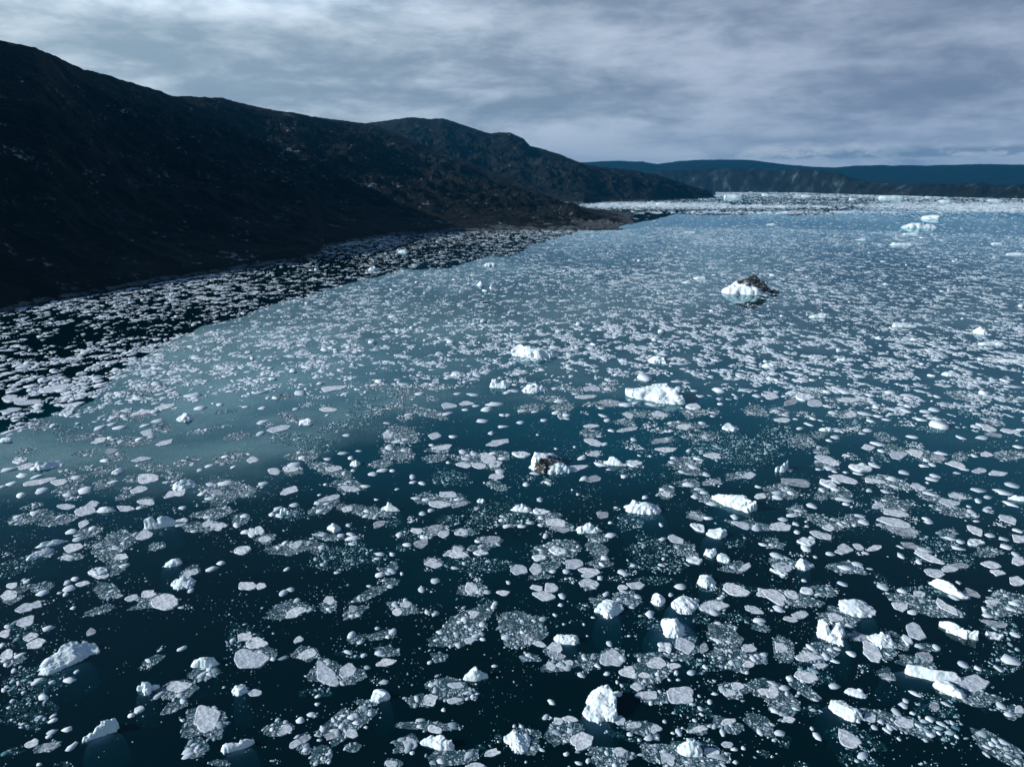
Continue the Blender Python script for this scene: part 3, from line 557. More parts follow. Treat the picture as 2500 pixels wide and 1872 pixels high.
# icebergs: centre x, waterline y, summit y, width (photo px), depth/width, turn, style, foot(dx,dy,size), phrase, label
BT = 2.8255
BERGS = [
# x0 y0 tile | cx bottom top w | dr rot style foot
(0,1404,59,79,60,38,.42,22,'wedge',(-.35,-.5,.8),'the tilted ribbed iceberg','low tilted white iceberg with a ribbed top sloping down to open water'),
(0,1404,178,79,69.5,21,.5,0,'lump',(-.55,-.4,.8),'the low berg with the teal foot','low white iceberg with a teal underwater foot beside a slush raft'),
(0,1404,128,103,91,16,.8,0,'star',(-.2,-.4,.8),'the knobbly star berg','small knobbly star shaped iceberg with stubby arms'),
(0,1404,87,141,126,23,.45,20,'ramp',(.2,-.6,1.0),'the ramp berg','small iceberg rising like a ramp to a square white head'),
(0,1404,206,152,141,24,.42,12,'saddle',(.1,-.6,1.0),'the saddle berg','small saddle shaped iceberg with one tall end'),
(0,1404,208,103,94,11,.6,50,'lump',(-.3,-.5,.9),'the small oval berg','small oval lump of white ice standing upright in dark water'),
(0,1404,159,12,1,16,.8,35,'heap',None,'the rough hummock','rough white hummock of ice with brash trailing behind it'),
(625,1404,108,109,99,17,.6,10,'lump',(.3,-.4,.8),'the crumpled berg','crumpled white berg with a bluish shaded end above a brash raft'),
(625,1404,190,91,79,21,.6,5,'peak',None,'the white peaked berg','smooth white berg with a blunt peak alone in black water'),
(625,1404,157,150,138,29,.5,-8,'heap',None,'the long rugged berg','long rugged white berg wedged against a brash raft'),
(1250,1404,77,127,97,27,.85,-8,'block',(-.45,-.75,1.0),'the big square block','big square block of white ice, the largest slab near the camera'),
(1250,1404,139,55,36,21,.8,0,'peak',(.0,-.05,1.75),'the turquoise footed peak','white peaked iceberg ringed by a wide turquoise underwater foot'),
(1250,1404,150,33,18,21,.55,-30,'heap',(-.35,-.5,1.0),'the craggy oblong berg','craggy oblong iceberg with a teal edge under its flank'),
(1250,1404,84,36,22,21,.55,-35,'lump',(.5,-.4,.9),'the rounded blue ended berg','rounded white berg with a blue end, edged with brash'),
(1250,1404,126,26,15,13,.8,-10,'lump',None,'the round white boulder','round white boulder of ice alone between brash fields'),
(1250,1404,168,11,-1,14,.8,0,'lump',(.2,-.4,.8),'the domed white berg','domed round white berg at the edge of a brash field'),
(1250,1404,47,60,50,21,.6,-5,'heap',(-.3,-.5,1.0),'the snowy cushion berg','snowy cushion shaped berg touching grey floes'),
(1250,1404,153,157,141,23,.7,0,'peak',(-.1,-.5,1.1),'the jagged heap in the brash raft','jagged white heap of ice frozen into a huge brash raft'),
(1250,1404,6,152,137,22,.6,-30,'heap',None,'the granular mound','granular white mound lying in a grey brash raft'),
(1875,1404,75,35,20,28,.6,-8,'slab',(.2,-.5,.9),'the pointed flat slab','flat white slab of ice with one sharp pointed corner'),
(1875,1404,53,59,40,22,.7,-10,'twin',(.2,-.2,1.2),'the two peaked berg','two peaked white berg with a pale blue gap between the peaks'),
(1875,1404,97,63,51,19,.6,-12,'teeth',None,'the toothed berg','white berg with a toothed crest behind a grey floe'),
(1875,1404,138,90,77,43,.34,-5,'slabl',(-.5,-.2,1.0),'the long flat berg','long flat white berg with a pale blue foot at one end'),
(1875,1404,157,104,91,21,.6,-25,'lump',None,'the bright lump beside a grey floe','bright white lump of ice leaning on a wide grey floe'),
(1875,1404,65,123,108,24,.6,-38,'ribbed',(-.4,-.4,1.0),'the grooved oval berg','oval white berg scored by diagonal grooves'),
(1875,1404,156,16,5.5,28,.25,-28,'ridge',(-.5,.2,.9),'the long narrow sliver','long narrow sliver of white ice above a brash raft'),
(1875,1404,163,53,41,24,.35,-25,'knobs',None,'the chain of knobs','chain of joined white knobs floating alone in black water'),
(1875,1404,75,105,97,17,.4,-8,'ridge',None,'the small keel shaped berg','small keel shaped berg with a ridged white back'),
(0,936,159,92,83,16,.7,20,'heap',(.4,.0,1.0),'the crumbly berg by the oblong floe','crumbly white berg resting against an oblong floe'),
(0,936,137.5,125,114,26,.4,5,'twin',(.35,-.5,.9),'the blue notched berg','rugged white berg with a deep blue notch in its side'),
(0,936,91,111,106,14,.5,0,'lump',None,'the low oval berg','low oval white berg next to a string of flat floes'),
(0,936,44,140,135,22,.35,10,'ridge',(0,-.4,.9),'the low spiny berg','low white berg with a spiny back in teal water'),
(0,936,34,150,143,15,.4,25,'wedge',(-.2,-.4,.9),'the slanting shelf','slanting white shelf of ice above a sparse brash field'),
(0,936,149.5,158,151,14,.5,5,'lump',(-.2,-.5,1.0),'the small berg with teal rim','small lumpy berg with a teal rim alone in dark water'),
(0,936,41,74,66,23,.35,12,'ridge',None,'the flat topped wedge','flat topped wedge of white ice on grey cloud reflecting water'),
(0,936,160,33,25,13,.7,10,'heap',None,'the cauliflower berg','small cauliflower like berg where grey water turns teal'),
(0,936,102,78,73,8,.7,0,'lump',None,None,'small white growler at the end of a mottled raft'),
(0,936,5,50.5,46,10,.5,0,'heap',None,None,'small snowy growler at the picture edge on grey water'),
(625,936,116,110,102,18,.55,-5,'peak',(.3,-.4,1.0),'the gull wing berg','white berg peaked like a gull wing over a mottled raft'),
(625,936,43.5,36,30,13,.6,0,'heap',None,'the small bumpy berg','small bumpy white berg beside grey slush'),
(625,936,86,71.5,66,8,.7,0,'heap',None,None,'little white growler above a string of brash'),
(625,936,25.5,114,106,7,.8,30,'star',None,None,'thin upright splinter of bluish ice between grey floes'),
(625,936,68,128,121,10,.7,20,'lump',None,'the white egg','small egg shaped white berg alone in dark water'),
(625,936,194.5,103,99,7,.7,0,'twin',(0,-.5,1.),None,'tiny heart shaped growler with a teal reflection below'),
(1250,936,20,8,-.5,23,.4,5,'heap',None,'the crested berg','long crested white berg with a crumbly skyline'),
(1250,936,123,16,-1.3,58,.42,-11,'big',(-.6,-.35,.6),'the great white iceberg','great white iceberg, largest of all, with a blue hollow in its top'),
(1250,936,32,79,58,39,.55,3,'dirty',None,'the black striped iceberg','white iceberg crossed by a broad black band of rock debris'),
(1250,936,89,70.5,63,22,.45,-5,'peak',None,'the low snowy ridge berg','low snowy berg tapering to one side amid small floes'),
(1250,936,112,113.5,101,30,.5,-3,'teeth',(.2,-.3,1.15),'the flat white dome','flat white dome of ice with a knobbed crest and teal edge'),
(1250,936,192,109,93.5,38,.33,-20,'crack',(-.3,-.4,.8),'the long cracked berg','long white berg split by a thin dark crack near its end'),
(1250,936,176.5,134,125,17,.5,-12,'block2',(-.3,-.5,1.0),'the small cut block','small square cut block with a glowing teal base'),
(1250,936,65.5,129.5,120,23,.55,0,'rubble',None,'the rubble mound','white mound of ice rubble among brash'),
(1250,936,188,41,34,14,.5,-10,'slab',None,'the small white wedge','small white wedge of ice on the rim of a sparse slick'),
(1250,936,8,111,104,18,.5,-5,'heap',None,'the ragged crest','ragged white crest of ice behind a teal brash patch'),
(1250,936,171,150,141,10,.8,-20,'twin',None,'the little forked berg','little forked white berg above a round lump'),
(1250,936,182,154.5,147,11,.8,-5,'lump',None,'the rounded lump beside the forked berg','rounded lump of white ice beside a little forked berg'),
(1875,936,13.5,76,68,17,.4,15,'horn',None,'the crescent berg','crescent shaped berg with one long raised horn'),
(1875,936,30.5,161,152,12,.7,-25,'lump',(.4,-.4,.9),'the blue shadowed nub','stubby white berg with a deep blue shadowed end'),
(1875,936,216,101,96,16,.4,-3,'ridge',(0,-.4,1.0),'the half seen flat berg','flat white berg cut off by the picture edge'),
(1875,936,50,41,37,10,.5,0,'heap',None,'the snowy cap on the floe string','small snowy cap of ice at the end of a floe string'),
(625,936,210.5,4,-4,18,.45,0,'twin',None,'the twin humped berg','twin humped white berg near the crested berg'),
]
# the same for the middle distance and beyond, in units of the 2212 px wide view
BERGS_FAR = [
(1156,775,743,101,.35,-4,'rampl',(-.75,-.3,.6),'the long humped iceberg','long white iceberg with a raised hump and turquoise notch'),
(1418,785,768,44,.4,-4,'heap',None,'the cockscomb berg','small white berg with a cockscomb crest'),
(990,812,803,36,.4,0,'heap',None,'the low crumbly berg','low crumbly white berg where grey reflections end'),
(1619,636,595,121,.5,0,'dirtyfar',None,'the rock capped iceberg','white iceberg capped with dark rock debris far from shore'),
(1512,603,595,30,.4,0,'slab',None,None,'pale flat slab just behind a rock capped iceberg'),
(1484,611,605,24,.4,0,'lump',None,None,'small pale lump shoreward of the rock capped iceberg'),
(1660,794,782,30,.5,-5,'heap',None,'the twin lobed growler','small twin lobed white growler between strings of floes'),
(1768,686,675,42,.35,0,'heap',None,None,'low cluster of white bumps seaward of the rock capped iceberg'),
(1950,706,696,50,.3,0,'slab',None,None,'low flat white slab among scattered floes'),
(2119,722,704,26,.6,0,'peak',None,None,'greyish peaked lump with a shaded side'),
(2140,745,736,44,.35,0,'slab',None,None,'broad low slab behind a narrow white sliver'),
(1821,779,772,27,.4,0,'lump',None,None,'small oval white growler in open teal water'),
(2055,812,802,32,.4,0,'slab',None,None,'low oval slab of ice in a lane of dark water'),
(2180,782,774,44,.3,0,'ridge',None,None,'low white ridge at the picture edge'),
(872,545,537,22,.5,0,'heap',None,'the growler in the hill reflection','white growler floating on the black reflection of the hill'),
(805,584,575,20,.5,0,'heap',None,None,'small growler where the hill reflection ends'),
(1040,617,606,18,.6,0,'lump',None,None,'rounded white growler beyond a small dark boat'),
(1064,623,612,14,.6,0,'peak',None,None,'little peaked growler just behind the dark boat'),
(1058,574,566,26,.4,0,'heap',None,None,'white growler with a flat wing off the hillside'),
(1985,492,481,64,.25,0,'bumpy',None,'the finned tabular berg','long flat white berg with a round bump far down the fjord'),
(2010,473,463,28,.4,0,'slab',None,'the far cube berg','bright white cube of ice behind a finned tabular berg'),
(1967,506,501,32,.3,0,'slab',None,None,'low bright pan of ice before the finned tabular berg'),
(1946,529,519,44,.35,0,'heap',None,'the grey jumbled berg','grey jumbled berg with dark shadowed ends'),
(2154,527,519,20,.5,0,'lump',None,None,'small bright dome of ice toward the open fjord'),
(2193,550,540,54,.3,0,'slabl',None,'the far flat berg at the edge','flat white tabular berg cut by the picture edge far out'),
(1862,518,511,30,.4,0,'slab',None,None,'pale blue slab in crowded far ice'),
(1667,485,478,32,.35,0,'heap',None,None,'low white berg out from the rocky point'),
(1490,502,496,34,.3,0,'slabl',None,None,'flat blue tinted berg just off the rocky point'),
(1434,442,429,52,.5,0,'slab',None,'the bay berg','big tabular berg in the white bay behind the point'),
(1585,426,412,56,.4,0,'slab',None,'the headland berg','tall tabular berg just past the tip of the headland'),
(1920,428,419,66,.3,0,'slabl',None,None,'long tabular berg under the dark far ridge'),
(2042,435,427,26,.4,0,'slab',None,None,'small tabular berg in the far white ice belt'),
(2150,433,426,36,.4,0,'slab',None,None,'tabular berg under the low far cliffs'),
(1690,446,438,24,.4,0,'heap',None,None,'distant white berg between ice streaks'),
(1740,424,417,30,.4,0,'slabl',None,None,'distant flat berg below the pale crag'),
(1845,430,424,24,.4,0,'slab',None,None,'small distant slab near the far cliffs'),
(1655,421,415,20,.4,0,'slab',None,None,'faint far slab beyond the headland berg'),
(2005,426,420,22,.4,0,'heap',None,None,'faint far berg under the blue ridge'),
]

# ------------------------------------------------------------------ the sea
def sea():
    x0, x1, y0, y1, zb = -26000.0, 26000.0, -2500.0, 42000.0, -9.0
    v = [(x0, y0, 0), (x1, y0, 0), (x1, y1, 0), (x0, y1, 0), (x0, y0, zb), (x1, y0, zb), (x1, y1, zb), (x0, y1, zb)]
    f = [(0, 1, 2, 3), (7, 6, 5, 4), (0, 4, 5, 1), (1, 5, 6, 2), (2, 6, 7, 3), (3, 7, 4, 0)]
    me = mesh_of('water', v, f)
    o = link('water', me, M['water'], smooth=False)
    me.materials.append(M['deep'])
    me.polygons[1].material_index = 1
    tag(o, kind='structure')


sea()

# ------------------------------------------------------------------ land; D units are those of a 2212 px wide view of the photo
D = 2500.0 / 2212.0


def curve(pts):
    """[(x, y, range or None)] in D units -> bearings, tan(elevation), ranges (None: on the water)"""
    b, t = bearing(np.array([p[0] for p in pts]) * D, np.array([p[1] for p in pts]) * D)
    r = np.array([(-CAM_H / tt if p[2] is None else p[2]) for p, tt in zip(pts, t)])
    o = np.argsort(b)
    return b[o], t[o], r[o]


def terrain(name, material, shore, crest, cols, rows, lo, hi, rough, seed, power=1.1, back=900.0, scale=1.0, cliff=3.5, extra=None, taper=0.012, knob=0.05):
    sb, _, sr = curve(shore)
    cb, ct, cr = curve(crest)
    B = np.linspace(lo, hi, cols)
    rs, rc = np.interp(B, sb, sr), np.interp(B, cb, cr)
    rs = rs * (1 + 0.016 * (fbm(B * 14, B * 0, 3, seed + 5) - 0.5) * 2)
    rc = np.maximum(rc, rs * 1.02 + 30)
    hc = np.maximum(CAM_H + np.interp(B, cb, ct) * rc, 3.0)
    nb = max(14, rows // 7)
    t = np.concatenate([[-0.02], np.linspace(0, 1, rows) ** 1.25, 1 + np.linspace(0, 1, nb)[1:]])
    T, BB = np.meshgrid(t, B, indexing='ij')
    RS, RC, HC = np.broadcast_to(rs, T.shape), np.broadcast_to(rc, T.shape), np.broadcast_to(hc, T.shape)
    f = np.clip(T, -0.05, 1)
    rr = RS + (RC - RS) * f + np.clip(T - 1, 0, 1) * back
    X, Y = np.sin(BB) * rr, np.cos(BB) * rr
    base = HC * np.clip(f, 0, 1) ** power
    drop = 1 - np.clip(T - 1, 0, 1) ** 1.4
    up = np.minimum(f / 0.02, 1.0)
    base = np.where(T > 1, HC * drop, base) + np.where(f < 0, -8.0, 0)
    L = 1.0 / scale
    n = fbm(X / (420 * L), Y / (420 * L), 8, seed, 0.54, True) - 0.60
    n2 = fbm(X / (95 * L), Y / (95 * L), 6, seed + 3, 0.56, True) - 0.60
    n3 = fbm(X / (26 * L), Y / (26 * L), 4, seed + 9, 0.55) - 0.5
    win = np.clip(np.sin(np.pi * np.clip(f, 0, 1)), 0, 1)
    crest_w = np.where(T > 1, 1.0, np.clip((f - 0.75) / 0.25, 0, 1))
    Z = base + rough * (n * (0.95 * win + knob * crest_w) * 1.5 + n2 * 0.42 * (win + 0.16 * crest_w) + n3 * 0.14 * (win + 0.25))
    Z = Z + cliff * np.clip(up, 0, 1) * (f > 0) * (0.6 + 0.8 * fbm(X / 30, Y / 30, 3, seed + 2))
    if extra is not None:
        Z = extra(X, Y, Z, f)
    Z = np.where((f > 0.0) & (T <= 1), np.maximum(Z, 1.2), Z)
    tap = np.clip(np.minimum(hi - BB, BB - lo) / taper, 0, 1) ** 0.7
    Z = Z * tap - 4.0 * (1 - tap)
    Z = np.where(T >= 2, -30.0, Z)
    o = link(name, grid_mesh(name, X, Y, Z), material)
    tag(o, kind='structure')
    return o


SHORE_A = [(-1400, 900, 640), (-900, 830, 680), (-420, 745, 740), (-150, 702, None), (0, 672, None), (60, 656, None), (180, 637, None), (300, 615, None), (430, 592, None), (560, 572, None), (670, 556, None), (690, 548, None), (700, 532, None),
           (760, 520, None), (840, 508, None), (960, 500, None), (1100, 495, None), (1250, 495, None), (1340, 495, None), (1372, 493, None), (1388, 490, None)]
CREST_A = [(-1400, -150, 1800), (-900, -60, 1850), (-420, 20, 1800), (-150, 62, 1850), (0, 91, 1950), (35, 99, 1960), (75, 107, 2000), (120, 125, 2200), (180, 150, 2420), (230, 163, 2600), (300, 183, 2780), (340, 195, 2850),
           (372, 209, 2950), (390, 209, 3050), (440, 211, 3200), (480, 213, 3400), (500, 219, 3500), (520, 225, 3600), (600, 241, 3750), (640, 246, 3830), (700, 257, 4200), (770, 265, 4600), (800, 268, 4700),
           (860, 290, 4600), (950, 330, 4400), (1050, 366, 4000), (1130, 398, 3600), (1200, 432, 3300), (1245, 452, 3100), (1262, 461, 2650), (1300, 468, 2420), (1345, 477, 2260), (1372, 486, 2190), (1388, 489, 2140)]
terrain('hillside', M['hill'], SHORE_A, CREST_A, 1000, 300, R(-62), bearing(1388 * D, 489 * D)[0], 88.0, 21, taper=0.045)
SHORE_B = [(600, 452, 5000), (1150, 446, 4700), (1262, 441, 4350), (1300, 436, None), (1400, 433, None), (1500, 429, None), (1546, 426.3, None)]
CREST_B = [(600, 268, 7200), (700, 266, 7200), (790, 267, 7200), (820, 263, 7100), (850, 259, 7000), (885, 254, 7000), (915, 255, 7000), (930, 257, 7000), (955, 255.5, 7000), (985, 265, 7000), (1040, 284, 6900), (1060, 289, 6900), (1080, 286.5, 6900), (1102, 288, 6800),
           (1130, 300, 6700), (1146, 317, 6600), (1180, 325, 6500), (1210, 334, 6450), (1240, 347, 6400), (1265, 356, 6350), (1300, 362, 6300), (1370, 369, 6300), (1420, 379, 6350), (1460, 392, 6400), (1490, 404, 6500), (1520, 418, 6550), (1546, 425.5, 6650)]
terrain('headland', M['head'], SHORE_B, CREST_B, 620, 220, bearing(640 * D, 400 * D)[0], bearing(1546 * D, 426 * D)[0], 160.0, 57, 1.0, 1500, 0.6, 5.0)
SHORE_C = [(1300, 411, None), (1540, 412, None), (1700, 414.5, None), (1800, 418, None), (1900, 421, None), (2050, 425, None), (2212, 428.5, None), (2600, 437, None)]
CREST_C = [(1300, 375, 11500), (1380, 373, 11400), (1440, 367, 11200), (1500, 365, 11000), (1560, 365, 10800), (1640, 367, 10200), (1700, 365, 9800), (1745, 366, 9400), (1775, 368, 9200), (1800, 378, 8900), (1840, 389, 8600), (1880, 393, 8300),
           (1960, 400, 7600), (2020, 402, 7000), (2080, 400, 6500), (2120, 399, 6300), (2150, 404, 6000), (2212, 403, 5800), (2600, 400, 5200)]
terrain('far_cliffs', M['crag'], SHORE_C, CREST_C, 620, 90, bearing(1300 * D, 410 * D)[0], bearing(2600 * D, 420 * D)[0], 190.0, 88, 0.62, 2500, 0.33, 10.0, knob=0.24)
SHORE_D = [(900, 396, 15500), (1500, 396, 15500), (2700, 396, 15500)]
CREST_D = [(900, 352, 18500), (1250, 349, 18500), (1300, 347, 18500), (1350, 348, 18500), (1390, 350, 18500), (1420, 355, 18500), (1440, 353, 18500), (1470, 348, 18500), (1520, 344, 18500), (1560, 343, 18500), (1600, 345, 18500), (1650, 350, 18500), (1700, 355, 18500), (1750, 359, 18500), (1800, 361, 18500),
           (1850, 358, 18500), (1900, 357, 18500), (2000, 358, 18500), (2100, 355, 18500), (2212, 357, 18500), (2700, 350, 18500)]
terrain('far_hills', M['ridge'], SHORE_D, CREST_D, 520, 60, bearing(1000 * D, 400 * D)[0], bearing(2700 * D, 400 * D)[0], 120.0, 131, 0.8, 4000, 0.25, 0.0, knob=0.40)


# ------------------------------------------------------------------ icebergs
# style -> list of mounds (x, y, half width, half depth, height, shoulder power), facet count, crag amount, step amount
STYLES = {
    'wedge': ([(0, 0, .98, .92, .62, 5), (.35, .35, .6, .6, 1.0, 4)], 3, .05, .12),
    'lump': ([(0, 0, .95, .95, .85, 3.2), (-.25, .2, .55, .6, 1.0, 3), (.4, -.1, .45, .6, .8, 3)], 4, .10, 0),
    'star': ([(0, 0, .5, .62, 1.0, 2.5), (-.7, .1, .3, .3, .6, 2.5), (.7, .35, .3, .35, .75, 2.5), (.3, -.65, .3, .4, .6, 2.5), (-.35, .7, .35, .4, .8, 2.5)], 2, .14, 0),
    'ramp': ([(.55, .1, .42, .75, 1.0, 4), (.1, 0, .55, .6, .55, 3), (-.5, -.1, .5, .45, .28, 3)], 4, .10, 0),
    'saddle': ([(.55, .15, .36, .7, 1.0, 3.5), (-.4, -.05, .6, .7, .5, 3.5), (.05, 0, .5, .6, .42, 3), (.86, .3, .16, .35, .95, 3)], 3, .08, 0),
    'heap': ([(0, 0, .98, .9, .55, 3), (-.35, .1, .5, .6, .85, 2.2), (.15, .2, .45, .6, 1.0, 2.0), (.55, 0, .4, .5, .7, 2.2)], 2, .22, 0),
    'peak': ([(0, 0, .95, .9, .45, 2.6), (-.05, .1, .62, .7, .8, 2.0), (.0, .15, .38, .5, 1.0, 1.7), (.5, 0, .4, .5, .5, 2.2)], 6, .12, 0),
    'block': ([(0, 0, .97, .97, 1.0, 12)], 1, .02, 0),
    'block2': ([(-.05, 0, .93, .9, .8, 7), (-.6, .2, .35, .6, 1.0, 5), (.55, .2, .3, .5, .85, 4)], 3, .10, 0),
    'slab': ([(0, 0, .95, .9, .9, 6), (-.4, .3, .5, .5, 1.0, 5)], 4, .06, 0),
    'slabl': ([(.05, 0, .93, .9, .85, 6), (-.5, .2, .3, .6, 1.0, 4)], 4, .05, 0),
    'twin': ([(-.5, .1, .42, .75, 1.0, 2.4), (.45, .15, .5, .75, .82, 2.6), (0, -.25, .9, .6, .38, 3)], 5, .14, 0),
    'teeth': ([(0, 0, .98, .85, .5, 3.5), (-.5, .35, .2, .4, .85, 2), (-.05, .45, .2, .4, .95, 2), (.4, .4, .22, .45, 1.0, 2), (.1, -.1, .6, .5, .7, 3)], 4, .12, 0),
    'ridge': ([(0, 0, .98, .85, .55, 2.6), (-.3, .1, .55, .45, .85, 2), (.35, .15, .45, .45, 1.0, 2)], 3, .16, 0),
    'knobs': ([(-.65, .2, .3, .6, 1.0, 2.5), (-.25, -.1, .34, .6, .75, 2.5), (.15, 0, .3, .55, .65, 2.5), (.5, -.05, .3, .5, .7, 2.5), (.82, .15, .2, .5, .85, 2.5)], 2, .16, 0),
    'ribbed': ([(0, 0, .95, .95, .95, 3.4)], 2, .05, .16),
    'big': ([(-.62, .12, .36, .72, .92, 3.2), (-.2, .0, .5, .78, .70, 3.4), (.25, -.12, .5, .66, .72, 3.0), (.62, -.22, .36, .46, .70, 2.4), (-.82, .2, .17, .5, 1.0, 3.5), (-.1, .5, .55, .3, .95, 3)], 8, .09, 0),
    'rampl': ([(-.72, .2, .25, .55, 1.0, 2.6), (-.35, .1, .42, .6, .62, 3), (.2, .0, .55, .58, .5, 3), (.65, -.05, .34, .4, .4, 2.6)], 5, .09, 0),
    'dirty': ([(-.1, .05, .8, .85, .95, 2.6), (-.3, .3, .55, .55, 1.0, 2.6), (.45, -.25, .5, .42, .5, 3.5), (.2, .5, .5, .4, .7, 2.5)], 5, .16, 0),
    'dirtyfar': ([(0, 0, .98, .85, .5, 2.2), (-.12, .15, .62, .62, .84, 1.8), (-.06, .2, .26, .4, 1.0, 1.7), (.45, .05, .48, .62, .62, 2)], 3, .14, 0),
    'crack': ([(-.6, .15, .38, .62, .72, 3), (-.1, .05, .4, .7, .66, 3.4), (.12, .15, .26, .6, 1.0, 2.4), (.45, -.05, .34, .7, .72, 3.4), (.8, -.1, .2, .6, .78, 3.4), (-.88, .25, .12, .35, .9, 3)], 5, .09, 0),
    'rubble': ([(0, 0, .95, .9, .6, 2.2), (0, .15, .5, .55, 1.0, 1.8)], 0, .42, 0),
    'horn': ([(-.3, 0, .42, .7, .45, 3), (-.72, .5, .2, .5, .9, 2.4), (.25, .35, .5, .35, .62, 2.6), (.75, .55, .25, .22, 1.0, 2.2)], 3, .10, 0),
    'bumpy': ([(-.6, 0, .42, .8, .7, 4), (-.4, .2, .13, .4, 1.25, 2.5), (-.1, .1, .35, .7, .7, 4), (.5, .1, .5, .6, .5, 5)], 2, .10, 0),
}
TILT = {'block': [(0.08, 0.50, 0.60)], 'wedge': [(0.12, 0.42, 0.58)], 'slab': [(0.05, 0.40, 0.62)], 'slabl': [(0.0, 0.45, 0.62)], 'ribbed': [(0.1, 0.45, 0.62)], 'dirty': [(-0.1, 0.45, 0.62)], 'big': [(-0.06, 0.46, 0.58)], 'rampl': [(-0.1, 0.4, 0.6)], 'crack': [(0.0, 0.42, 0.64)], 'dirtyfar': [(0.0, 0.6, 0.62)]}
LANDMARKS = []          # (photo x, photo y, phrase)
N_BERG = [0]


def mound_field(style, U, V, seed, aspect):
    blobs, facets, crag, steps = STYLES[style]
    g = np.random.default_rng(seed)
    ox, oy = g.random(2) * 50
    a = U + 0.30 * (fbm(U * 1.7 + ox, V * 1.7 * aspect + oy, 4, seed) - 0.5) * 2
    b = V + 0.34 * (fbm(U * 1.7 + oy, V * 1.7 * aspect + ox, 4, seed + 1) - 0.5) * 2
    a = a + 0.11 * (fbm(U * 7, V * 7 * aspect, 3, seed + 2) - 0.5) * 2
    b = b + 0.13 * (fbm(U * 7, V * 7 * aspect, 3, seed + 4) - 0.5) * 2
    h = np.full(U.shape, -1.0)
    for (x, y, rx, ry, hh, p) in blobs:
        q = 2.0 if p < 3 else 2.6
        d = (np.abs((a - x) / rx) ** q + np.abs((b - y) / ry) ** q) ** (1 / q)
        f = np.where(d < 1, hh * (1 - np.clip(d, 0, 1) ** p) ** (0.85), -(d - 1) * 1.4)
        h = np.maximum(h, f)
    top = h > 0.02
    for k in range(facets):                          # planes that shear the mound into flat faces
        an = g.random() * 6.28
        sl = 0.25 + 0.65 * g.random()
        pl = (0.62 + 0.42 * g.random()) - sl * (np.cos(an) * a + np.sin(an) * b)
        h = np.where(top, np.minimum(h, np.maximum(pl, 0.14)), h)
    for (pa, pb_, pc) in TILT.get(style, ()):
        h = np.where(top, np.minimum(h, np.maximum(pc + pa * a + pb_ * b, 0.10)), h)
    rid = fbm(U * 2.6 + ox, V * 2.6 * aspect + oy, 5, seed + 7, 0.58, True) - 0.62
    fine = fbm(U * 8, V * 8 * aspect, 3, seed + 8) - 0.5
    wgt = np.clip(h * 4, 0, 1)
    h = h + wgt * (crag * 1.15 * rid + crag * 0.35 * fine)
    if steps:
        s = (a * 0.6 + b * 1.6) * 5.0
        h = h + wgt * steps * (np.abs((s + fbm(U * 3, V * 3, 3, seed)) % 1.0 - 0.5) - 0.25)
    if style == 'crack':
        h = np.where(np.abs(a - 0.66 + 0.05 * b) < 0.035, np.minimum(h, 0.12), h)
    if style == 'big':
        hol = ((a + .42) / .22) ** 2 + ((b - .12) / .42) ** 2
        h = np.where(hol < 1, np.minimum(h, 0.42 + 0.35 * hol), h)
    return h


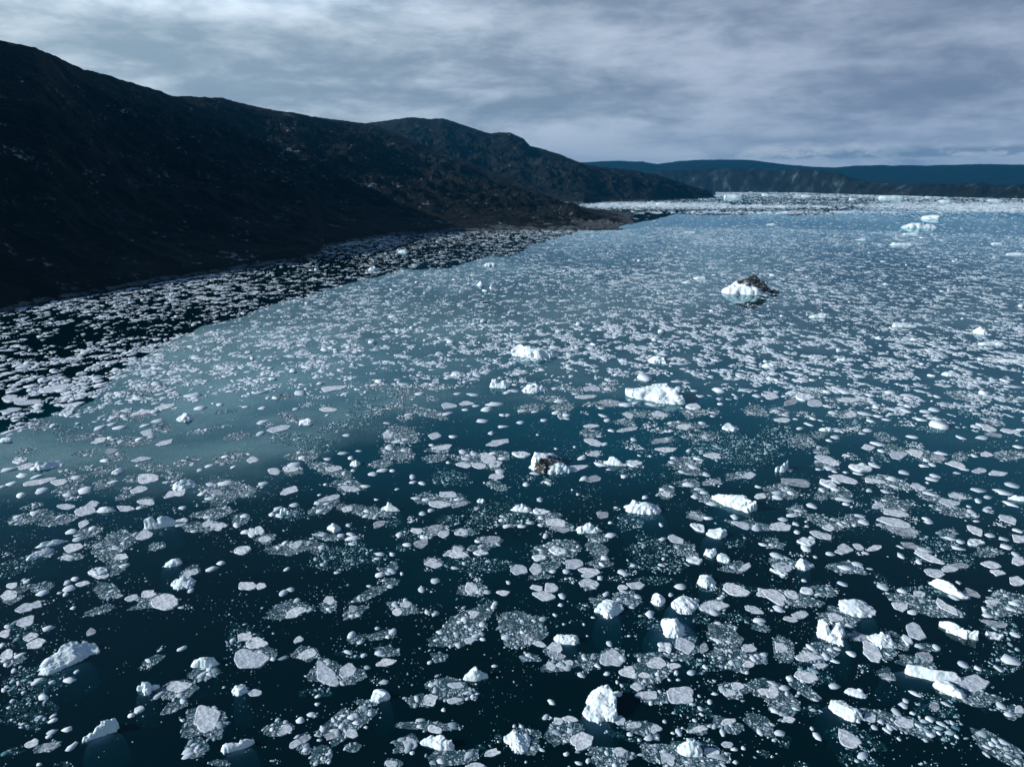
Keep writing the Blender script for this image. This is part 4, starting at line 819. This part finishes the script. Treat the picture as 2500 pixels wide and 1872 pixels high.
def iceberg(cx, bottom, top, width, ratio, rot, style, foot, label, seed):
    """cx, bottom, top, width in photo px: waterline, summit and span as seen"""
    gx, gy = ground(cx, bottom)
    d0 = math.hypot(gx, gy)
    wm = width / px_per_m(math.hypot(d0, CAM_H))
    sink = CAM_H / math.hypot(d0, CAM_H)
    turn = math.atan(math.tan(R(rot)) / max(sink, 0.18))       # the tilt seen in the picture, laid back onto the water
    turn = max(-0.85, min(0.85, turn))
    wm /= math.cos(turn) + 0.40 * abs(math.sin(turn))
    _, tt = bearing(cx, top)
    want = {'big': .20, 'block': .30, 'dirty': .24, 'dirtyfar': .28, 'rampl': .22, 'crack': .22, 'slab': .16, 'slabl': .16, 'wedge': .2, 'ribbed': .22,
            'peak': .42, 'star': .4, 'ramp': .42, 'horn': .38, 'twin': .36, 'lump': .30, 'teeth': .24, 'ridge': .2}.get(style, .26)
    back = 0.80 if style in TILT else 0.62              # where along its depth the summit stands
    depth = ((want * wm - CAM_H) / float(tt) - d0) / back if abs(float(tt)) > 1e-4 else ratio * wm
    if not 0.30 * wm <= depth <= 1.25 * wm:
        depth = min(max(depth, 0.30 * wm), 1.25 * wm)
    hm = CAM_H + float(tt) * (d0 + depth * back)
    hm = min(max(hm, 0.10 * wm, 0.4), 0.6 * wm)
    bear = math.atan2(gx, gy)
    ctr = ((d0 + depth * 0.5) * math.sin(bear), (d0 + depth * 0.5) * math.cos(bear))
    nx = int(np.clip(width * K * 1.7, 18, 96))
    ny = int(np.clip(nx * max(depth / wm, 0.35) * 1.5, 14, 90))
    U, V = np.meshgrid(np.linspace(-1.3, 1.3, nx), np.linspace(-1.4, 1.4, ny))
    h = mound_field(style, U, V, seed, depth / wm)
    h = h / max(np.percentile(h, 99.5), 0.2)
    Z = np.where(h > 0, h * hm, np.maximum(h, -0.6) * min(hm, 1.6))
    name = 'iceberg'
    X, Y = U * wm / 2, V * depth / 2
    wf = np.clip(h * 3, 0, 1)                       # push the flanks in and out so that cliffs are not fluted
    wf = wf * {'block': 0.3, 'slab': 0.5, 'slabl': 0.5}.get(style, 0.75)
    X = X + wf * 0.09 * wm * (fbm(Y / wm * 5 + seed, Z / hm * 2.2, 4, seed + 31) - 0.5) * 2
    Y = Y + wf * 0.12 * depth * (fbm(X / wm * 5 - seed, Z / hm * 2.2, 4, seed + 33) - 0.5) * 2
    me = grid_mesh(name, X, Y, Z, keep=h > -0.02)
    me.set_sharp_from_angle(angle=R(48))
    o = link(name, me, M[{'dirty': 'banded', 'dirtyfar': 'capped'}.get(style, 'ice')])
    o.location = (ctr[0], ctr[1], 0)
    o.rotation_euler = (0, 0, turn - 0.15 * bear)
    tag(o, label, 'iceberg', 'icebergs adrift in the fjord')
    if foot is not None:
        fx, fy, fs = foot
        n = 26
        U2, V2 = np.meshgrid(np.linspace(-1.2, 1.2, n), np.linspace(-1.2, 1.2, n))
        ang = np.arctan2(V2, U2)
        rr = np.hypot(U2, V2) / (0.80 + 0.26 * fbm(np.cos(ang) * 1.6 + seed, np.sin(ang) * 1.6, 3, seed))
        dz = -0.06 - (0.7 * np.clip(rr, 0, 2) ** 2 + 2.6 * np.clip(rr, 0, 2) ** 6) * (0.8 + 0.4 * fbm(U2 * 3, V2 * 3, 3, seed + 1))
        fme = grid_mesh('submerged_foot', U2 * wm / 2 * fs * 1.25 + fx * wm * 0.22, V2 * depth / 2 * fs * 1.2 + fy * depth * 0.45, dz, keep=rr < 1.15)
        link('submerged_foot', fme, M['foot'], o)
    return o


i = 0
for (x0, y0, cx, bot, top, wd, ratio, rot, style, foot, phrase, label) in BERGS:
    i += 1
    px, pb, pt = x0 + cx * BT, y0 + bot * BT, y0 + top * BT
    iceberg(px, pb, pt, wd * BT, ratio, rot, style, foot, label, 100 + i)
    if phrase:
        LANDMARKS.append((px, (pb + pt) / 2, phrase))
for (cx, bot, top, wd, ratio, rot, style, foot, phrase, label) in BERGS_FAR:
    i += 1
    top = top if i < 83 else bot - (bot - top) * 0.5
    wd = wd if i < 86 else wd * 0.72
    iceberg(cx * D, bot * D, top * D, wd * D, ratio, rot * 0.4, style, foot, label, 100 + i)
    if phrase:
        LANDMARKS.append((cx * D, (bot + top) / 2 * D, phrase))


# ------------------------------------------------------------------ labels that single out one floe or raft
BERG_SPOTS = [(x0 + cx * BT, y0 + (b + t) / 2 * BT, wd * BT) for (x0, y0, cx, b, t, wd, *_r) in BERGS]
ORD = ['', 'second', 'third', 'fourth', 'fifth', 'sixth', 'seventh', 'eighth', 'ninth', 'tenth', 'eleventh', 'twelfth', 'thirteenth', 'fourteenth', 'fifteenth', 'sixteenth', 'seventeenth', 'eighteenth', 'nineteenth', 'twentieth']


def assign_labels(items, noun):
    """items: dicts with x, y, w, h, look, place -> adds 'label', using the landmark iceberg next to each and the order out from it"""
    groups = {}
    for it in items:
        best = None
        for (lx, ly, ph) in LANDMARKS:
            dxx, dyy = it['x'] - lx, (it['y'] - ly) * 1.7
            dd = math.hypot(dxx, dyy)
            if best is None or dd < best[0]:
                best = (dd, dxx, dyy, ph)
        dd, dxx, dyy, ph = best
        if abs(dyy) > abs(dxx):
            rel = 'beyond' if dyy < 0 else 'this side of'
        else:
            rel = 'shoreward of' if dxx < 0 else 'seaward of'
        groups.setdefault((ph, rel), []).append((dd, it))
    for (ph, rel), lst in groups.items():
        lst.sort(key=lambda p: p[0])
        for k, (_, it) in enumerate(lst):
            nth = (ORD[k] + ' ') if k else 'first '
            lab = f"{it['look']} {noun}{it['place']}, {nth}{rel} {ph}"
            if len(lab.split()) > 16:
                lab = f"{it['look']} {noun}, {nth}{rel} {ph}"
            it['label'] = lab


def parse(block):
    out = []
    for (x0, y0), txt in block.items():
        for e in txt.replace('\n', '').split(','):
            p = e.split()
            if len(p) < 4:
                continue
            flag = p[-1] if p[-1] in ('w', 'g', 's') else ''
            q = [float(v) for v in p if v not in ('w', 'g', 's')]
            out.append(dict(x=x0 + q[0] * BT, y=y0 + q[1] * BT, w=q[2] * BT, h=q[3] * BT, a=(q[4] if len(q) > 4 else 0.0), f=flag))
    return out


def blob_radius(phi, seed, corner=0.10, fine=0.05):
    g = np.random.default_rng(seed)
    r = 1.0 + 0 * phi
    for k in (2, 3, 4, 5):
        r = r + corner * g.normal() / (k * 0.55) * np.cos(k * phi + g.random() * 6.28)
    r = r + fine * (fbm(np.cos(phi) * 5 + seed, np.sin(phi) * 5, 3, seed) - 0.5) * 2
    for _ in range(int(g.integers(2, 7))):              # straight broken edges
        a0, cut = g.random() * 6.28, 0.66 + 0.28 * g.random()
        cs = np.cos(phi - a0)
        r = np.where(cs > 0.2, np.minimum(r, cut / np.maximum(cs, 0.2)), r)
    r = r * (1 + 0.05 * (fbm(np.cos(phi) * 3 + seed, np.sin(phi) * 3, 3, seed + 1) - 0.5))
    return np.clip(r, 0.5, 1.35) * 1.10


def place(it, phi, rad):
    """points of a traced blob -> metres on the water"""
    ca, sa = math.cos(R(it['a'])), math.sin(R(it['a']))
    u, v = np.cos(phi) * rad * it['w'] / 2, np.sin(phi) * rad * it['h'] / 2
    return ground(it['x'] + u * ca + v * sa, it['y'] - u * sa + v * ca)


rafts = parse(RAFTS)
floes = parse(FLOES)
floes.sort(key=lambda q: -q['w'] * q['h'])
rafts.sort(key=lambda q: -q['w'] * q['h'])


def in_raft(f):
    for r_ in rafts:
        ca, sa = math.cos(R(r_['a'])), math.sin(R(r_['a']))
        ddx, ddy = f['x'] - r_['x'], -(f['y'] - r_['y'])
        u, v = ddx * ca + ddy * sa, -ddx * sa + ddy * ca
        if (u / (r_['w'] / 2)) ** 2 + (v / (r_['h'] / 2)) ** 2 < 1:
            return True
    return False


# ------------------------------------------------------------------ floes: one object each for the 300 that show largest
def floe(it, seed):
    g = np.random.default_rng(seed)
    big = it['w'] * K > 14
    n, rings = (44, (1.0, .97, .90, .78, .62, .44, .24)) if big else (24, (1.0, .93, .75, .45))
    phi = np.linspace(0, 2 * np.pi, n, endpoint=False)
    rad = blob_radius(phi, seed, 0.13, 0.10)
    cx, cy = ground(it['x'], it['y'])
    dist = math.hypot(cx, cy)
    wm = it['w'] / px_per_m(math.hypot(dist, CAM_H))
    hh = {'w': 0.14 * wm ** 0.75, 'g': 0.08, '': 0.11 + 0.010 * wm}[it['f']]
    hh = min(hh, 1.2)
    amp = {'w': 1.15, 'g': 0.4, '': 0.6}[it['f']]
    V, F = [], []
    x, y = place(it, phi, rad * 1.03)
    V += [(a - cx, b - cy, -0.30) for a, b in zip(x, y)]
    for k, s in enumerate(rings):
        x, y = place(it, phi, rad * s)
        lift = (0.72, 0.95, 1, 1, 1, 1, 1)[k]
        z = hh * lift * (1 + amp * 1.5 * (fbm(x * 0.9, y * 0.9, 4, seed) - 0.5) * (1 if k else 0.5))
        if big and k == 1:
            z = z + 0.10 * g.random(n)
        V += [(a - cx, b - cy, c) for a, b, c in zip(x, y, z)]
    for k in range(len(rings)):
        for q in range(n):
            r2 = (q + 1) % n
            F.append((k * n + q, (k + 1) * n + q, (k + 1) * n + r2, k * n + r2))
    V.append((0, 0, hh * (1.1 if it['f'] == 'w' else 1.0)))
    c0 = len(rings) * n
    for q in range(n):
        F.append((c0 + q, len(V) - 1, c0 + (q + 1) % n))
    o = link('ice_floe', mesh_of('ice_floe', V, F), M[{'w': 'thick', 'g': 'thin', '': 'floe'}[it['f']]])
    o.location = (cx, cy, 0)
    return o


def shape_word(it):
    r_ = it['w'] / max(it['h'], 1)
    return 'narrow' if r_ > 3.6 else 'long' if r_ > 2.5 else 'oval' if r_ > 1.55 else 'round'


for k, it in enumerate(floes[:300]):
    size = 'broad' if k < 45 else 'mid-sized' if k < 150 else 'small'
    tone = {'w': 'white', 'g': 'grey', '': 'pale'}[it['f']]
    it['look'] = f'{size} {shape_word(it)} {tone}'
    it['place'] = ' set in brash' if in_raft(it) else ' in open water'
assign_labels(floes[:300], 'floe')
for k, it in enumerate(floes[:300]):
    o = floe(it, 2000 + k)
    tag(o, it['label'], 'ice floe', 'flat ice floes drifting in the fjord')

# ------------------------------------------------------------------ rafts of brash: a slush sheet with lumps of ice frozen in
def raft_parts(it, seed):
    g = np.random.default_rng(seed)
    n = 56
    phi = np.linspace(0, 2 * np.pi, n, endpoint=False)
    rad = blob_radius(phi, seed, 0.19, 0.22)
    cx, cy = ground(it['x'], it['y'])
    x, y = place(it, phi, rad)
    sheet = (np.stack([x - cx, y - cy, np.full(n, 0.035)], -1), np.arange(n)[::-1], np.array([n]))
    area = 0.5 * abs(np.sum(x * np.roll(y, -1) - y * np.roll(x, -1)))
    pm = px_per_m(math.hypot(math.hypot(cx, cy), CAM_H)) * K        # render px per metre
    sparse = it['f'] == 's'
    med = max(0.16 if sparse else 0.21, 0.42 / pm)
    cnt = int(min((0.10 if sparse else 0.20) * area / (3.1 * med * med), 1400))
    cnt = max(cnt, 6)
    p = g.random(cnt) * 6.2832
    q = np.sqrt(g.random(cnt)) * 1.02 * np.interp(p, np.append(phi, 6.2832), np.append(rad, rad[0]))
    stray = g.random(cnt) < 0.20                        # crumbs that have come adrift of the raft
    q = np.where(stray, q * (1.02 + 0.50 * g.random(cnt)), q)
    lx, ly = place(it, p, q)
    size = np.clip(med * 0.82 * np.exp(g.normal(0, 0.75, cnt)), 0.35 * med, 6.0 * med)
    lumps = crumbs(lx - cx, ly - cy, size, 0.05 + 0.12 * size, 7, 0.03, 1 + 0.5 * g.random(cnt), seed)
    return cx, cy, sheet, lumps, area


for k, it in enumerate(rafts[:300]):
    size = 'vast' if k < 20 else 'broad' if k < 90 else 'mid-sized' if k < 190 else 'small'
    tone = 'thin dark' if it['f'] == 's' else 'mottled grey'
    it['look'] = f'{size} {tone}'
    it['place'] = ' of ice crumbs'
assign_labels(rafts[:300], 'brash raft')
for k, it in enumerate(rafts[:300]):
    cx, cy, sheet, lumps, _a = raft_parts(it, 5000 + k)
    V, L, S = join_parts([sheet, lumps])
    me = mesh_fast('brash_raft', V, L, S)
    sp = it['f'] == 's'
    o = link('brash_raft', me, M['sparse' if sp else 'dense'], smooth=False)
    me.materials.append(M['tealcrumb' if sp else 'crumb'])
    mi = np.ones(len(me.polygons), np.int32)
    mi[0] = 0
    me.polygons.foreach_set('material_index', mi)
    o.location = (cx, cy, 0)
    tag(o, it['label'], 'brash raft', 'rafts of brash ice')

# ------------------------------------------------------------------ uncountable drift: small floes toward the horizon, crumbs between the rafts
def stuff(name, parts, materials, smooth=False):
    V, L, S = join_parts([p for p, _ in parts])
    me = mesh_fast(name, V, L, S)
    o = link(name, me, materials[0], smooth=smooth)
    for m_ in materials[1:]:
        me.materials.append(m_)
    mi = np.concatenate([np.full(len(p[2]), k, np.int32) for p, k in parts])
    me.polygons.foreach_set('material_index', mi)
    tag(o, kind='stuff')
    return o


# leftovers of the traced ice
rest = []
if len(floes) > 300:
    f_ = floes[300:]
    gx, gy = ground(np.array([q['x'] for q in f_]), np.array([q['y'] for q in f_]))
    pm = px_per_m(np.hypot(np.hypot(gx, gy), CAM_H))
    wm = np.array([q['w'] for q in f_]) / pm
    rest.append((crumbs(gx, gy, wm * 0.42, 0.09 + 0.025 * wm, 9, 0.0, 1 + 0.35 * RNG.random(len(gx)), 77, 0.84), 0))
slicks = []
for k, it in enumerate(rafts[300:]):
    cx, cy, sheet, lumps, _a = raft_parts(it, 8000 + k)
    off = np.array([cx, cy, 0])
    rest.append(((lumps[0] + off, lumps[1], lumps[2]), 0))
    slicks.append(((sheet[0] + off, sheet[1], sheet[2]), 0))

SA_B, SA_T, SA_R = curve(SHORE_A)
SB_B, SB_T, SB_R = curve(SHORE_B)
SC_B, SC_T, SC_R = curve(SHORE_C)
CA_B, CA_T, CA_R = curve(CREST_A)


def on_water(x, y):
    b, r_ = np.arctan2(x, y), np.hypot(x, y)
    ok = ~((b < SA_B[-1]) & (r_ > np.interp(b, SA_B, SA_R) * 0.985) & ~((b > R(5.2)) & (r_ > np.interp(b, CA_B, CA_R) * 1.12)))
    ok &= ~((b < SB_B[-1]) & (r_ > np.interp(b, SB_B, SB_R) * 0.99))
    ok &= ~((b > SC_B[0]) & (r_ > np.interp(b, SC_B, SC_R)))
    return ok


def view_px(x, y):
    """point on the water -> D units of the photo"""
    f = y * CP + CAM_H * SP
    u = (x / f * FPX + 512) / K / D
    up = (y * SP - CAM_H * CP) / f * FPX
    return u, (383 - up) / K / D


def scatter(n, r0, r1, b0, b1, seed):
    g = np.random.default_rng(seed)
    b = R(b0) + g.random(n) * R(b1 - b0)
    r_ = np.sqrt(r0 * r0 + g.random(n) * (r1 * r1 - r0 * r0))
    x, y = np.sin(b) * r_, np.cos(b) * r_
    ok = on_water(x, y)
    return x[ok], y[ok], g


parts = list(rest)
# the reach beyond the traced ice: strings and clumps of small floes
MIDS = [(405, 640, 300000, 6.0, 1.0, 8), (640, 1050, 400000, 6.5, 0.98, 7), (1050, 2100, 760000, 8.0, 1.2, 6)]
for q, (r0, r1, n, cl, med, sides) in enumerate(MIDS):
    x, y, g = scatter(int(n * 1.35), r0, r1, -50, 66, 300 + q)
    u, v = view_px(x, y)
    clump = fbm(x / cl, y / (cl * 1.6), 4, 40 + q, 0.6)
    lane = fbm(x / 85.0, y / 190.0, 4, 60, 0.5)
    dens = 0.46 + 0.36 * (lane - 0.5) * 2
    b = np.arctan2(x, y)
    gap = np.interp(b, SA_B, SA_R) - np.hypot(x, y)
    dens = dens + np.where(b < SA_B[-1], 0.16 * np.clip(1 - gap / 260.0, 0, 1), 0)
    edge = np.clip((np.hypot(x, y) - 405) / 60.0, 0, 1)
    keep = (clump > 0.635 - 0.20 * dens) & (g.random(len(x)) < edge * np.clip(0.10 + dens * 0.75, 0.05, 1) * 0.62)
    x, y = x[keep], y[keep]
    n2 = len(x)
    size = np.clip(med * np.exp(g.normal(0.0, 0.50, n2)), 0.35 * med, 4.2 * med)
    size = np.where(g.random(n2) < 0.5, size * 0.5, size)
    parts.append((crumbs(x, y, size, 0.08 + 0.07 * size * g.random(n2), sides, 0.0, 1 + 0.55 * g.random(n2), 400 + q, 0.82), 0))
    # thicker white pieces here and there
    x, y, g = scatter(150, r0, r1, -43, 43, 500 + q)
    n3 = len(x)
    size = med * np.exp(g.normal(0.55, 0.4, n3))
    parts.append((crumbs(x, y, size, size * (0.22 + 0.3 * g.random(n3)), 8, 0.0, 1 + 0.4 * g.random(n3), 600 + q), 1))

# far ice: specks drawn out into belts
x, y, g = scatter(620000, 2100, 9800, -20, 43, 900)
u, v = view_px(x, y)
belt = fbm(x / 900.0, y / 260.0, 5, 91, 0.55)
dens = 0.17 + 0.75 * np.clip(belt - 0.50, 0, 1)


def zone(u0, v0, u1, v1, soft=6.0):
    return np.clip((u - u0) / 30 + 0.5, 0, 1) * np.clip((u1 - u) / 30 + 0.5, 0, 1) * np.clip((v - v0) / soft + 0.5, 0, 1) * np.clip((v1 - v) / soft + 0.5, 0, 1)


dens = dens + 0.95 * zone(1270, 437, 1560, 450, 4) + 0.12 * zone(1480, 440, 1760, 452, 5)
dens = dens + 0.55 * zone(1880, 437, 2400, 454, 6) + 0.40 * zone(2020, 446, 2400, 460, 6) + 0.25 * zone(1400, 452, 2000, 463, 4)
dens = dens + 0.22 * zone(1980, 530, 2400, 552, 8)
dens = dens * (1 - 0.85 * zone(1250, 455, 1480, 474, 4)) * (1 - 0.5 * zone(1560, 417, 1880, 433, 4))
keep = g.random(len(x)) < np.clip(dens, 0.02, 1.0) * 0.42
x, y = x[keep], y[keep]
n2 = len(x)
r_ = np.hypot(x, y)
size = np.clip((0.7 + r_ * 0.00075) * np.exp(g.normal(0, 0.5, n2)), 0.6, 26.0)
parts.append((crumbs(x, y, size, 0.15 + 0.10 * size * g.random(n2), 6, 0.0, 1 + 0.35 * g.random(n2), 910), 0))
# consolidated belts of pack ice far out
for q, (u0, v0, u1, v1, n, s0) in enumerate([(1275, 437, 1500, 447, 900, 7.0), (1490, 441, 1740, 449, 500, 7.0), (1900, 440, 2320, 450, 1200, 6.0), (2040, 449, 2330, 458, 500, 5.0), (1560, 415, 2240, 427, 800, 11.0), (1400, 455, 1990, 461, 420, 6.0)]):
    g = np.random.default_rng(700 + q)
    uu, vv = u0 + (u1 - u0) * (0.5 + 0.42 * g.normal(0, 1, n) * 0.8), v0 + (v1 - v0) * (0.5 + 0.24 * g.normal(0, 1, n))
    x, y = ground(uu * D, vv * D)
    ok = on_water(x, y)
    x, y = x[ok], y[ok]
    size = s0 * np.exp(g.normal(0, 0.5, len(x)))
    parts.append((crumbs(x, y, size, 0.3 + 0.10 * size * g.random(len(x)), 8, 0.0, 1.2 + 0.5 * g.random(len(x)), 720 + q), 1))
# the same ice carries on to both sides and beneath the camera
g = np.random.default_rng(1234)
n = 60000
x, y = -520 + 1140 * g.random(n), -160 + 640 * g.random(n)
u, v = view_px(x, np.maximum(y, -60.0))
front = y * CP + CAM_H * SP > 1.0
out_ = ~(front & (u > -25) & (u < 2237) & (v < 1680)) & (np.hypot(x, y) < 560)
clump = fbm(x / 11.0, y / 11.0, 4, 40, 0.6)
keep = out_ & on_water(x, np.maximum(y, 1.0)) & (g.random(n) < np.clip((clump - 0.47) * 2.2, 0.01, 0.5)) & ((y > 200) | (x > -420))
x, y = x[keep], y[keep]
size = np.clip(0.85 * np.exp(g.normal(0, 0.65, len(x))), 0.2, 4.0)
parts.append((crumbs(x, y, size, 0.08 + 0.05 * size, 9, 0.0, 1 + 0.45 * g.random(len(x)), 1235, 0.84), 0))

stuff('drift_ice', parts, [M['drift'], M['thick']])

# crumbs scattered through the near water
g = np.random.default_rng(33)
n = 100000
b = R(-43) + g.random(n) * R(86)
r_ = np.sqrt(105.0 ** 2 + g.random(n) * (430.0 ** 2 - 105.0 ** 2))
x, y = np.sin(b) * r_, np.cos(b) * r_
ok = on_water(x, y)
x, y, r_ = x[ok], y[ok], r_[ok]
cl = fbm(x / 14.0, y / 14.0, 5, 70, 0.6)
keep = g.random(len(x)) < np.clip((cl - 0.50) * 2.0, 0.008, 0.45)
x, y, r_ = x[keep], y[keep], r_[keep]
n2 = len(x)
size = np.clip(0.13 * np.exp(g.normal(0, 0.55, n2)), 0.06, 0.8)
stuff('brash_ice', [(crumbs(x, y, size, 0.03 + 0.18 * size, 5, 0.0, 1 + 0.3 * g.random(n2), 34), 0)] + [(p, 1) for p, _ in slicks], [M['tealcrumb'], M['sparse']])


# ------------------------------------------------------------------ the small boat, heading shoreward among the floes
def box(cx, cy, cz, sx_, sy_, sz_, taper=1.0):
    v = []
    for zz_, s in ((-1, 1.0), (1, taper)):
        for a, c in ((-1, -1), (1, -1), (1, 1), (-1, 1)):
            v.append((cx + a * sx_ / 2 * s, cy + c * sy_ / 2 * s, cz + zz_ * sz_ / 2))
    return v, [(3, 2, 1, 0), (4, 5, 6, 7), (0, 1, 5, 4), (1, 2, 6, 5), (2, 3, 7, 6), (3, 0, 4, 7)]


def boat(px, py):
    gx, gy = ground(px, py)
    root = bpy.data.objects.new('motor_boat', None)
    COL.objects.link(root)
    root.location = (gx, gy, 0)
    root.rotation_euler = (0, 0, R(186) - math.atan2(gx, gy))
    root.scale = (0.86, 0.86, 0.86)
    tag(root, 'small dark hulled motor boat with a white cabin, alone among the floes', 'boat')
    L_, B_ = 7.4, 2.4
    V, F = [], []
    sec = 12
    for k in range(sec):
        s = k / (sec - 1)
        half = B_ / 2 * (1 - max(0, (s - 0.45) / 0.55) ** 2.2)
        sheer = 0.75 + 0.45 * s ** 2.5
        x_ = -L_ / 2 + L_ * s
        for (yy, zz_) in ((-half, sheer), (-half * 0.86, 0.1), (0, -0.35 + 0.5 * s ** 4), (half * 0.86, 0.1), (half, sheer)):
            V.append((x_, yy, zz_))
    for k in range(sec - 1):
        for j in range(4):
            a = k * 5 + j
            F.append((a, a + 5, a + 6, a + 1))
    F.append((0, 1, 2, 3, 4))
    link('hull', mesh_of('hull', V, F), plain('dark_boat_paint', (0.012, 0.016, 0.022), 0.4), root)
    dv = [(V[k * 5][0], V[k * 5][1] * 0.94, V[k * 5][2] - 0.06) for k in range(sec)] + [(V[k * 5 + 4][0], V[k * 5 + 4][1] * 0.94, V[k * 5 + 4][2] - 0.06) for k in range(sec)]
    link('deck', mesh_of('deck', dv, [(k, k + 1, sec + k + 1, sec + k) for k in range(sec - 1)]), plain('pale_deck', (0.62, 0.62, 0.60)), root)
    white = plain('white_boat_paint', (0.80, 0.80, 0.78), 0.4)
    v, f = box(0.5, 0, 1.50, 3.6, 1.95, 1.45, 0.86)
    cab = link('cabin', mesh_of('cabin', v, f), white, root, smooth=False)
    v, f = box(0.5, 0, 2.275, 3.5, 1.9, 0.10, 0.95)
    link('cabin_roof', mesh_of('cabin_roof', v, f), white, cab, smooth=False)
    glass = plain('dark_window_glass', (0.02, 0.03, 0.035), 0.1)
    for sgn in (-1, 1):
        v, f = box(0.5, sgn * 0.90, 1.62, 2.2, 0.12, 0.40)
        link('side_window', mesh_of('side_window', v, f), glass, cab, smooth=False)
    v, f = box(2.16, 0, 1.62, 0.16, 1.3, 0.42)
    link('windscreen', mesh_of('windscreen', v, f), glass, cab, smooth=False)
    v, f = box(-3.85, 0, 0.75, 0.5, 0.45, 0.95, 0.8)
    link('outboard_motor', mesh_of('outboard_motor', v, f), plain('black_motor', (0.015, 0.015, 0.016), 0.4), root, smooth=False)
    for sgn in (-1, 1):
        rv, rf = [], []
        for k in range(6, sec):
            x_, yy, zz_ = V[k * 5][0], abs(V[k * 5][1]) * 0.92 * sgn, V[k * 5][2]
            rv += [(x_, yy - 0.03, zz_ + 0.5), (x_, yy + 0.03, zz_ + 0.5), (x_, yy + 0.03, zz_ + 0.56), (x_, yy - 0.03, zz_ + 0.56)]
        m_ = len(rv) // 4
        for k in range(m_ - 1):
            for j in range(4):
                rf.append((k * 4 + j, k * 4 + (j + 1) % 4, k * 4 + 4 + (j + 1) % 4, k * 4 + 4 + j))
        link('bow_rail', mesh_of('bow_rail', rv, rf), plain('steel_rail', (0.5, 0.5, 0.5), 0.3, 1.0), root, smooth=False)


boat(1187, 738)

# ------------------------------------------------------------------ the air over the fjord
hz, t, out = mat('fjord_air')
pv = t.n('VolumePrincipled', i={'Density': HAZE_DENSITY, 'Anisotropy': 0.0})
pv.inputs['Color'].default_value = (*HAZE_COLOR, 1)
t.l.new(pv.outputs[0], out.inputs['Volume'])
v = [(a, c, zz_) for zz_ in (-40.0, 1350.0) for a, c in ((-27000, -2600), (27000, -2600), (27000, 43000), (-27000, 43000))]
f = [(3, 2, 1, 0), (4, 5, 6, 7), (0, 1, 5, 4), (1, 2, 6, 5), (2, 3, 7, 6), (3, 0, 4, 7)]
haze = link('haze', mesh_of('haze', v, f), hz, smooth=False)
tag(haze, kind='stuff')
